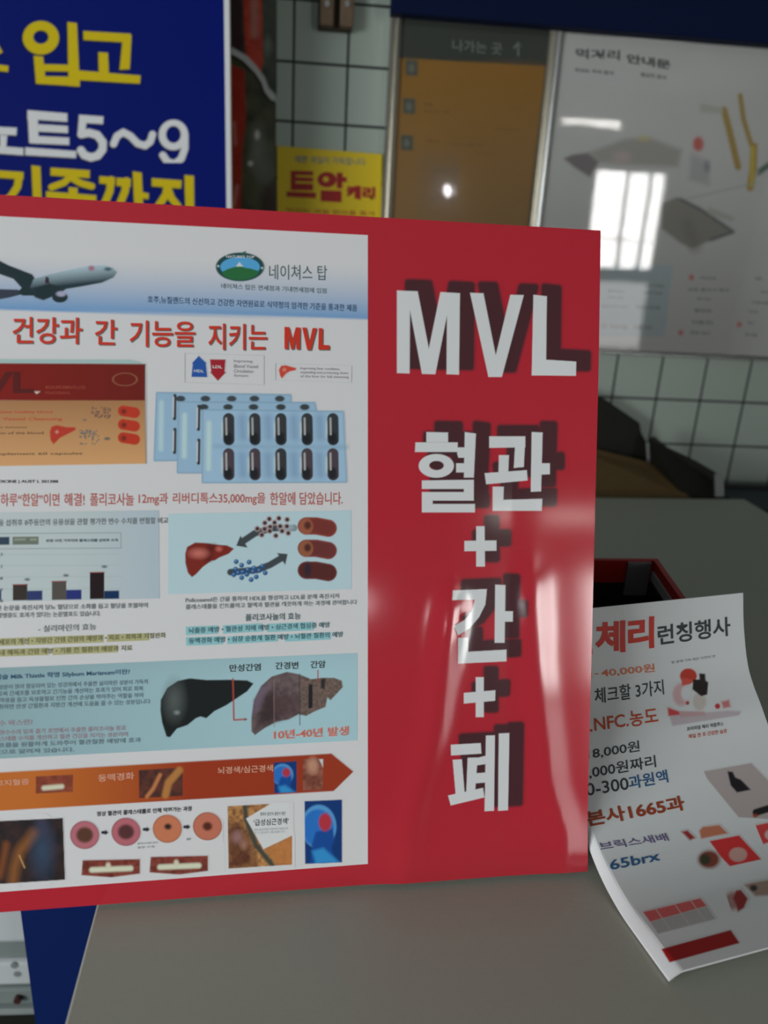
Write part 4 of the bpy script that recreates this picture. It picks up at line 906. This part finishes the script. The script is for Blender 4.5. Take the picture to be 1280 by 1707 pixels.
L.build('poster_subheading', f2); L = Letters(SFp)
for s_, x0_, y0_, x1_, h in (("돼지고기", 378, 630, 470, 16), ("국내산 삼겹", 380, 662, 465, 12), ("영업시간 안내", 345, 715, 490, 14), ("소고기 국내산", 582, 600, 698, 18), ("닭고기 국내산", 582, 640, 688, 16), ("09:00~21:00", 540, 722, 675, 18),
                             ("신선한", 340, 828, 375, 22), ("먹거리를", 390, 835, 490, 26), ("드립니다", 525, 838, 628, 26),
                             ("과일모듬", 895, 555, 988, 14), ("양념 불고기 특선", 830, 622, 1060, 16), ("밀키트", 880, 672, 960, 12), ("밑반찬", 865, 740, 965, 18), ("수산물 코너", 850, 808, 970, 22), ("정육 코너", 842, 865, 950, 18),
                             ("음료", 1210, 560, 1245, 18), ("과자", 1235, 635, 1290, 14), ("냉동식품", 1190, 695, 1290, 16), ("야채", 1170, 745, 1225, 14), ("잡곡", 1165, 808, 1200, 14), ("건어물", 1148, 875, 1220, 16)):
    L.text(s_, *z41([(x0_, y0_), (x1_, y0_+5), (x0_, y0_-h)]), i4, .035)
L.build('poster_lettering', f2)

# navy panel above the frames
zn = atY(1000, 49, 1.60)[2]; xn = atY(652, 20, 1.60)[0]
navy = mat('navy_panel_paint', (.001, .007, .04), .7, spec=.15)
np_ = thing('wall_panel', 'dark navy panel on the wall above the two framed posters', 'panel', ((xn+1.3)/2, 1.63, zn))
box('panel_board', (xn, 1.60, zn), (1.45, 1.64, zn+.32), navy, np_, .002)
for x in (xn+.1, 1.2): box('panel_bracket', (x, 1.64, zn+.05), (x+.03, 1.662, zn+.25), dk, np_)

# brown clip block hanging at the top
hk = thing('wooden_clip_holder', 'small brown holder with two pegs on the tiles at the top edge', 'hook', tuple(atY(560, 20, 1.64)))
wood = mat('brown_wood', (.20, .125, .07), .5, var=.2, bscale=40); wood2 = mat('brown_wood_dark', (.05, .03, .015), .5)
p = atY(557, 48, 1.63); q = atY(557, -60, 1.63)
box('holder_block', (p[0]-.030, 1.645, p[2]), (p[0]+.032, 1.662, q[2]), wood2, hk, .003)
for u in (545, 578):
    c0 = atY(u, 22, 1.63); box('peg', (c0[0]-.0125, 1.622, p[2]+.003), (c0[0]+.0125, 1.645, c0[2]+.07), wood, hk, .004)
    cyl('peg_stud', (c0[0], 1.617, c0[2]+.012), (c0[0], 1.622, c0[2]+.012), .005, silver, hk)

# ================================================================== BEHIND THE TABLE: carton with dark flaps
card = mat('brown_cardboard', (.17, .105, .035), .85, var=.15, bscale=30); darkc = mat('dark_carton_flap', (.012, .011, .006), .75, var=.3, bscale=25)  # flaps are a darker brown-black than the carton body
ct = thing('cardboard_carton', 'open brown carton with dark flaps between the table and the tiled wall', 'box', (.55, 1.55, 0))
xr = atZ(1145, 828, .745)[0]
box('carton_body', (.26, 1.455, 0), (.70, 1.640, .715), card, ct, .002)
Pq = lambda u, v, y: tuple(atY(u, v, y))
slab('brown_flap', [Pq(940, 829, 1.452), Pq(1150, 829, 1.452), Pq(1086, 772, 1.58), Pq(940, 735, 1.62)], .004, card, ct)
slab('dark_flap', [Pq(940, 742, 1.622), Pq(990, 752, 1.622), Pq(1084, 772, 1.622), Pq(1082, 745, 1.622), Pq(1069, 722, 1.622), Pq(1066, 705, 1.622), Pq(1018, 672, 1.622), Pq(1001, 661, 1.622), Pq(960, 650, 1.622)], .004, darkc, ct, label='dark upright flap at the back')
slab('dark_flap', [Pq(1143, 829, 1.455), Pq(1190, 829, 1.455), Pq(1192, 800, 1.50), Pq(1196, 789, 1.50), Pq(1160, 768, 1.53), Pq(1112, 745, 1.56), Pq(1090, 727, 1.58), Pq(1082, 729, 1.585), Pq(1084, 778, 1.582)], .004, darkc, ct, label='dark flap leaning to the right')
tape = mat('white_tape', (.55, .56, .54), .5)
slab('white_tape', [Pq(1079, 770, 1.6), Pq(1083, 773, 1.6), Pq(1083, 738, 1.6), Pq(1077, 738, 1.6)], .001, tape, ct)
slab('plastic_strip', [Pq(1192, 828, 1.45), Pq(1207, 828, 1.45), Pq(1206, 800, 1.47), Pq(1200, 788, 1.48), Pq(1191, 790, 1.48)], .001, mat('grey_plastic', (.30, .32, .31), .35), ct)
nb = atY(1209, 812, 1.60)
nv = thing('navy_bin', 'dark navy bin behind the right corner of the table', 'bin', (.98, 1.55, 0))
nm_ = mat('navy_plastic', (.006, .012, .03), .5)
box('bin_body', (.872, 1.455, 0), (1.22, 1.615, nb[2]-.004), nm_, nv, .004); 
join_boxes('bin_rim', [((.868, 1.451, nb[2]-.012), (1.224, 1.459, nb[2]+.002)), ((.868, 1.611, nb[2]-.012), (1.224, 1.619, nb[2]+.002)), ((.868, 1.459, nb[2]-.012), (.876, 1.611, nb[2]+.002)), ((1.216, 1.459, nb[2]-.012), (1.224, 1.611, nb[2]+.002))], mat('black_rim', (.006, .006, .006), .5), nv)

# ================================================================== RED BOX behind the leaflet
zr = TZ+.145
A_, B_, C_ = atZ(1096, 931, zr), atZ(1148, 1004, zr), atZ(960, 930, zr)
rb = thing('red_box', 'open dark red box with black inside, behind the cherry leaflet', 'box', (float(A_[0])-.08, float(A_[1])-.06, TZ))
ex = (A_-C_); ex /= np.linalg.norm(ex); ey = (B_-A_); ey /= np.linalg.norm(ey)
Wd, Dp, th = .20, .105, .006
redm = mat('red_carton', (.46, .010, .008), .45); blk = mat('black_inside', (.008, .007, .006), .6); greyl = mat('grey_label', (.16, .15, .16), .5)
def rbp(a, b, z): return A_-ex*a+ey*b+np.array([0, 0, z-zr])
def wall4(nm, a0, b0, a1, b1, M, z0=TZ+.001, z1=zr, label=None):
    return hexa(nm, [rbp(a0, b0, z0), rbp(a1, b0, z0), rbp(a1, b1, z0), rbp(a0, b1, z0), rbp(a0, b0, z1), rbp(a1, b0, z1), rbp(a1, b1, z1), rbp(a0, b1, z1)], M, rb, label=label)
wall4('box_wall', 0, 0, Wd, th, redm); wall4('box_wall', 0, Dp-th, Wd, Dp, redm, TZ+.001, zr-.035); wall4('box_wall', 0, th, th, Dp-th, redm); wall4('box_wall', Wd-th, th, Wd, Dp-th, redm)
wall4('box_base', th, th, Wd-th, Dp-th, blk, TZ+.001, TZ+.004)
wall4('black_lining', th+.001, th+.001, Wd-th-.001, th+.003, blk, TZ+.004, zr-.026, 'black inner lining')
wall4('black_lining', th+.001, Dp-th-.003, Wd-th-.001, Dp-th-.001, blk, TZ+.004, zr-.037, 'black inner lining')
wall4('grey_label', th+.0035, th+.0005, th+.030, th+.0045, greyl, zr-.04, zr-.001, 'grey label in the corner')
wall4('side_lining', th+.0005, th+.006, th+.0025, Dp-th-.004, mat('white_stripe', (.34, .33, .33), .5), zr-.020, zr-.010, 'pale stripe along the inside')
wall4('side_lining', th+.0005, th+.006, th+.0025, Dp-th-.004, blk, TZ+.004, zr-.021, 'black inner lining')

# ================================================================== LEAFLET
LB0 = atZ(1105, 1638, TZ+.001)+np.array([.004, 0, 0])
ba = math.radians(13.3); LBv = np.array([math.cos(ba), math.sin(ba), 0]); LAv = np.array([-LBv[1], LBv[0], 0])
prof = np.array([(0, .0025), (.03, .0022), (.06, .003), (.09, .011), (.12, .029), (.149, .053), (.171, .077), (.194, .102), (.210, .135), (.221, .168)])
# smooth the profile and index it by arc length
tt = np.linspace(0, len(prof)-1, 400)
def catm(P, t):
    i = np.clip(t.astype(int), 0, len(P)-2); f = (t-i)[:, None]; g = lambda k: P[np.clip(i+k, 0, len(P)-1)]
    return .5*((2*g(0))+(-g(-1)+g(1))*f+(2*g(-1)-5*g(0)+4*g(1)-g(2))*f**2+(-g(-1)+3*g(0)-3*g(1)+g(2))*f**3)
PR = catm(prof, tt); AL = np.concatenate([[0], np.cumsum(np.linalg.norm(np.diff(PR, axis=0), axis=1))]); LL = AL[-1]; LW = .21
def leaf(s, t, off):
    tc_ = np.clip(t, 0, LL); a = np.interp(tc_, AL, PR[:, 0]); z = np.interp(tc_, AL, PR[:, 1])
    e = 2e-3; da = np.interp(tc_+e, AL, PR[:, 0])-np.interp(tc_-e, AL, PR[:, 0]); dz = np.interp(tc_+e, AL, PR[:, 1])-np.interp(tc_-e, AL, PR[:, 1])
    l_ = np.sqrt(da*da+dz*dz)+1e-12; da, dz = da/l_, dz/l_
    ex_ = t-tc_; a = a+ex_*da; z = z+ex_*dz
    k_ = np.clip(s/np.interp(tc_, [0, .14], [.010, .004]), 0, 1); k_ = 1-(1-k_)**1.35
    curl = .0055*k_*np.clip((.21-t)/.12, 0, 1)          # a folded bundle: thick body, left edge sloping down to the table
    o = off+curl
    return LB0+s[..., None]*LBv+(a-o*dz)[..., None]*LAv+(z+o*da)[..., None]*np.array([0, 0, 1.])
SL = Surf(LB0, LBv, LAv, bend=leaf, guess=(.08, .15), cuts=.006)
lf = thing('leaflet', 'white cherry price leaflet curling up from the table against the red box', 'leaflet', tuple(LB0))
KL = .5
nx, ny = 121, 91
S, T = np.meshgrid(np.linspace(0, LW, nx), np.linspace(0, LL, ny))
def grid_sheet(nm, off, M, flip=False):
    V = SL.at(S, T, off).reshape(-1, 3); idx = np.arange(nx*ny).reshape(ny, nx)
    F = np.stack([idx[:-1, :-1], idx[:-1, 1:], idx[1:, 1:], idx[1:, :-1]], -1).reshape(-1, 4)
    return mesh(nm, V, F.tolist(), M, lf, smooth=True)
paper = mat('leaflet_paper', base((176, 180, 178), KL), .55, bump=.03, bscale=60)
# paper with real thickness (a folded bundle of sheets)
V1 = SL.at(S, T, 0.).reshape(-1, 3); V2 = SL.at(S, T, -.0018).reshape(-1, 3); N = nx*ny; idx = np.arange(N).reshape(ny, nx)
F = np.stack([idx[:-1, :-1], idx[:-1, 1:], idx[1:, 1:], idx[1:, :-1]], -1).reshape(-1, 4).tolist(); F += [[N+i for i in f[::-1]] for f in F]
rimi = list(idx[0, :])+list(idx[1:, -1])+list(idx[-1, -2::-1])+list(idx[-2:0:-1, 0])
F += [[int(a), int(N+a), int(N+b), int(b)] for a, b in zip(rimi, rimi[1:]+rimi[:1])]
mesh('paper_sheet', np.concatenate([V1, V2]), [[int(i) for i in f] for f in F], paper, lf, smooth=False)
l1 = Zm(940, 960, 3.765); l2 = Zm(940, 1280, 3.765)
def lc(r, g, b): return base((r, g, b), KL)
j_r = mat('ink_leaflet_red', lc(168, 44, 34), .5); j_o = mat('ink_leaflet_orange', lc(176, 92, 62), .5); j_b = mat('ink_leaflet_black', lc(44, 48, 52), .5); j_rb = mat('ink_leaflet_brick', lc(158, 64, 42), .5)
j_bl = mat('ink_leaflet_blue', lc(36, 74, 112), .5); j_g = mat('ink_leaflet_grey', lc(104, 108, 110), .5); j_br = mat('ink_leaflet_brown', lc(128, 52, 30), .5); j_vi = mat('ink_leaflet_violet', lc(86, 74, 110), .5)
L = Letters(SL)
L.text("체", *l1([(195, 487), (385, 478), (195, 285)]), j_r, .035, 1); L.text("리", *l1([(402, 470), (565, 452), (402, 268)]), j_r, .035, 1); L.text("크", *l1([(10, 520), (178, 492), (10, 320)]), j_r, .035, 1)
L.text("런칭행사", *l1([(590, 437), (1045, 375), (585, 312)]), j_b, .018, 1)
L.text("40,000원", *l1([(235, 640), (570, 605), (230, 583)]), j_o, .012, 1); L.text("30,000", *l1([(-100, 685), (178, 655), (-104, 625)]), j_o, .012, 1)
L.poly(l1([(190, 614), (216, 611), (216, 617), (190, 620)]), j_o, 1)
L.text("체크할 3가지", *l1([(195, 805), (628, 745), (190, 705)]), j_b, .008, 1)
L.text("NFC.농도", *l1([(192, 982), (592, 925), (186, 880)]), j_rb, .012, 1); L.text("당도.", *l1([(-60, 1020), (180, 985), (-66, 915)]), j_rb, .012, 1)
L.build('price_heading_lettering', lf, label='red, orange and black lettering')
L = Letters(SL)
L.text("18,000원", *l1([(148, 1158), (475, 1105), (144, 1084)]), j_b, .008, 1)
L.text(",000원짜리", *l1([(160, 1278), (578, 1204), (154, 1196)]), j_b, .008, 1)
L.text("0-300", *l2([(142, 178), (408, 136), (134, 100)]), j_b, .008, 1); L.text("과원액", *l2([(410, 138), (655, 92), (398, 55)]), j_bl, .012, 1)
L.text("본사1665과", *l2([(145, 375), (765, 265), (130, 275)]), j_br, .025, 1)
L.text("브릭스새배", *l2([(232, 520), (660, 458), (210, 470)]), j_vi, .01, 1)
L.text("65brx", *l2([(292, 645), (605, 582), (280, 582)]), j_bl, .015, 1)
L.build('price_list_lettering', lf, label='black, blue and brown lettering')
L = Letters(SL)
L.text("한 알에 가득 채운 자연의 맛", *l1([(672, 552), (948, 512), (672, 535)]), j_g, .0, 1)
L.build('small_caption', lf); L = Letters(SL)
L.text("프리미엄 체리 착즙주스", *l1([(770, 975), (1000, 940), (768, 950)]), j_b, .01, 1); L.text("매일 한 포 건강한 습관", *l1([(782, 1022), (1022, 985), (780, 996)]), j_rb, .01, 1)
L.build('picture_caption', lf)
VL = vcmat('printed_leaflet', .5); LP = np.array(base((176, 180, 178), KL)); la = lambda *c: np.array(lc(*c))
def cherries(c):
    c.img[:] = LP
    c.poly(l1([(648, 830), (700, 850), (860, 860), (1030, 845), (1110, 850), (1100, 875), (680, 942)]), la(150, 135, 140), 3, .8)
    c.poly(l1([(650, 825), (720, 850), (740, 870), (655, 880)]), la(168, 60, 62), 3); c.poly(l1([(720, 850), (880, 850), (890, 875), (730, 890)]), la(160, 130, 132), 3)
    c.ell(l1([(735, 745)])[0], 14, 19, la(170, 140, 142), 5); c.ell(l1([(765, 735)])[0], 8, 13, la(184, 184, 184), 4); c.ell(l1([(850, 790)])[0], 11, 15, la(164, 156, 150), 4)
    c.ell(l1([(780, 628)])[0], 14, 12.5, la(158, 48, 34), 2); c.poly(l1([(735, 640), (810, 650), (790, 680), (740, 690)]), la(172, 70, 60), 3)
    c.poly(l1([(810, 650), (850, 650), (848, 612), (885, 615), (888, 655), (905, 670), (898, 745), (860, 755), (805, 712)]), la(34, 26, 26), 2.2)
    c.ell(l1([(963, 818)])[0], 4.5, 4.5, la(158, 46, 54), 2); c.poly(l1([(985, 790), (1035, 778), (1045, 822), (1000, 832)]), la(164, 100, 98), 4); c.ell(l1([(775, 798)])[0], 3, 3, la(150, 50, 50), 2)
picture('cherry_picture', lf, SL, l1([(640, 580), (1115, 575), (1115, 940), (640, 948)]), cherries, 1.2, 1, M=VL, masked=True)
def fruit(c):
    c.img[:] = LP; c.poly(l2([(862, 25), (1175, -30), (1290, 90), (1420, 330), (1095, 310)]), la(146, 136, 134), 2)
    c.poly(l2([(1025, 22), (1058, 25), (1075, 60), (1110, 75), (1172, 138), (1085, 155), (1045, 110)]), la(24, 20, 24), 3)
    c.line(l2([(1205, 280), (1300, 250)]), 6, la(24, 22, 22), 3); c.ell(l2([(1200, 300)])[0], 4, 3, la(130, 50, 30), 3)
picture('fruit_photo', lf, SL, l2([(850, -40), (1230, -40), (1380, 330), (1010, 330)]), fruit, 1.3, 1, M=VL, masked=True)
def products(c):
    c.img[:] = LP
    c.poly(l2([(848, 395), (870, 370), (975, 358), (1030, 412), (860, 445)]), la(160, 96, 72), 4); c.poly(l2([(735, 400), (775, 392), (825, 440), (790, 455)]), la(128, 40, 36), 4)
    c.poly(l2([(912, 460), (1098, 424), (1238, 575), (1040, 618), (985, 560)]), la(176, 42, 44), 2); c.ell(l2([(1092, 545)])[0], 15, 12, la(170, 130, 122), 3)
    c.ell(l2([(910, 575)])[0], 18, 15, la(110, 52, 40), 7); c.ell(l2([(885, 575)])[0], 9, 9, la(50, 50, 34), 6)
    c.poly(l2([(1195, 362), (1300, 340), (1360, 440), (1250, 480)]), la(176, 56, 54), 3); c.ell(l2([(1290, 420)])[0], 8, 8, la(180, 150, 146), 4)
picture('product_picture', lf, SL, l2([(725, 340), (1180, 340), (1250, 640), (725, 640)]), products, 1.3, 1, M=VL, masked=True)
picture('product_picture', lf, SL, l2([(1190, 330), (1390, 330), (1400, 490), (1252, 490)]), products, 1.3, 1, M=VL, masked=True)
def lowerl(c):
    c.img[:] = LP
    c.poly(l2([(495, 905), (855, 818), (897, 868), (540, 968)]), la(168, 74, 72), 2.5)
    c.poly(l2([(540, 968), (897, 868), (952, 950), (590, 1042)]), la(142, 140, 138), 2.5)
    for x in (580, 700, 800): c.line(l2([(x-10, 880-(x-580)*.24), (x+85, 1010-(x-580)*.24)]), .7, la(165, 150, 148), 1.5)
    c.poly(l2([(610, 1138), (1045, 1018), (1102, 1100), (662, 1222)]), la(124, 10, 8), 1.5)
    c.ell(l2([(1060, 835)])[0], 14, 15, la(126, 66, 56), 9, .8); c.poly(l2([(1080, 770), (1110, 765), (1155, 820), (1130, 880), (1090, 905), (1080, 860), (1060, 820)]), la(120, 34, 32), 4)
    c.poly(l2([(1130, 735), (1180, 720), (1300, 700), (1330, 800), (1200, 805)]), la(120, 84, 60), 5, .8); c.ell(l2([(1190, 755)])[0], 6, 5, la(46, 40, 40), 4)
    c.poly(l2([(1200, 1030), (1300, 990), (1340, 1110), (1220, 1140)]), la(150, 148, 142), 5, .8)
picture('price_table', lf, SL, l2([(480, 905), (870, 800), (965, 955), (575, 1055)]), lowerl, 1.3, 1, M=VL, masked=True)
picture('red_bar', lf, SL, l2([(600, 1135), (1050, 1008), (1112, 1103), (650, 1232)]), lowerl, 1.3, 1, M=VL, masked=True)
picture('leaf_picture', lf, SL, l2([(1000, 740), (1290, 690), (1340, 830), (1060, 930)]), lowerl, 1.3, 1, M=VL, masked=True)

# ================================================================== LOWER LEFT: crate, white boxes
cb = thing('blue_crate', 'plain blue crate standing on the floor under the left end of the table', 'crate', (-.12, .9, 0))
bl = mat('blue_plastic', (.001, .014, .11), .6, var=.04, bscale=6, spec=.2)
xl = atY(35, 1525, .70)[0]; xl2 = atY(65, 1707, .70)[0]
join_boxes('crate_wall', [((xl, .70, .01), (.10, .712, .505)), ((xl, 1.09, .01), (.10, 1.102, .505)), ((xl, .712, .01), (xl+.012, 1.09, .505)), ((.088, .712, .01), (.10, 1.09, .505))], bl, cb)
box('crate_base', (xl+.01, .71, .0), (.09, 1.09, .012), bl, cb)
join_boxes('crate_rim', [((xl+.012, .712, .495), (xl+.02, 1.09, .505)), ((.08, .712, .495), (.088, 1.09, .505)), ((xl+.02, .712, .495), (.08, .72, .505)), ((xl+.02, 1.082, .495), (.08, 1.09, .505))], bl, cb)
Z9 = lambda v: float(atY(10, v, .90)[2])
styro = mat('white_styrofoam', (.62, .65, .64), .75, bump=.2, bscale=180); gs = mat('grey_green_plastic', (.24, .28, .26), .5); dg = mat('dark_green_plastic', (.05, .065, .04), .5)
xs0, xs1 = -.86, -.36
rk = thing('low_shelf_stand', 'low stand with a pale edge under the white boxes at the lower left', 'stand', (-.6, 1.05, 0))
box('stand_plate', (xs0, .885, Z9(1677)), (xs1, 1.25, Z9(1667)), mat('pale_metal', (.34, .38, .36), .4), rk, .001)
for x in (xs0+.02, xs1-.04):
    for y in (.92, 1.2): box('leg', (x, y, 0), (x+.02, y+.02, Z9(1677)), dk, rk)
tr = thing('grey_tray', 'shallow grey green tray between the white box and the low stand', 'tray', (-.6, 1.05, Z9(1667)))
box('tray_body', (xs0+.01, .892, Z9(1667)), (xs1-.005, 1.24, Z9(1641)), gs, tr, .004)
kz = (Z9(1667)+Z9(1641))/2; kx = float(atY(29, 1651, .89)[0])
cyl('tray_knob', (kx, .884, kz), (kx, .892, kz), .0055, mat('brown_knob', (.06, .015, .01), .5), tr)
wb = thing('white_styrofoam_box', 'lower white styrofoam box on the grey tray at the lower left', 'box', (-.6, 1.05, Z9(1641)))
box('box_body', (xs0+.015, .897, Z9(1641)), (xs1-.01, 1.235, Z9(1601)), styro, wb, .006)
for v in (1610, 1624):
    cc = atY(24 if v == 1610 else 29, v, .8965); cyl('front_dimple', cc, (cc[0], .8985, cc[2]), .0055, gs, wb)
wb2 = thing('white_styrofoam_box', 'upper white styrofoam box with grey band, stacked at the lower left', 'box', (-.6, 1.05, Z9(1601)))
box('box_body', (xs0+.02, .905, Z9(1601)), (xs1-.015, 1.23, Z9(1567)), gs, wb2, .003, label='grey green lower band')
box('box_lid', (xs0+.01, .893, Z9(1567)), (xs1-.005, 1.24, Z9(1480)), styro, wb2, .008)
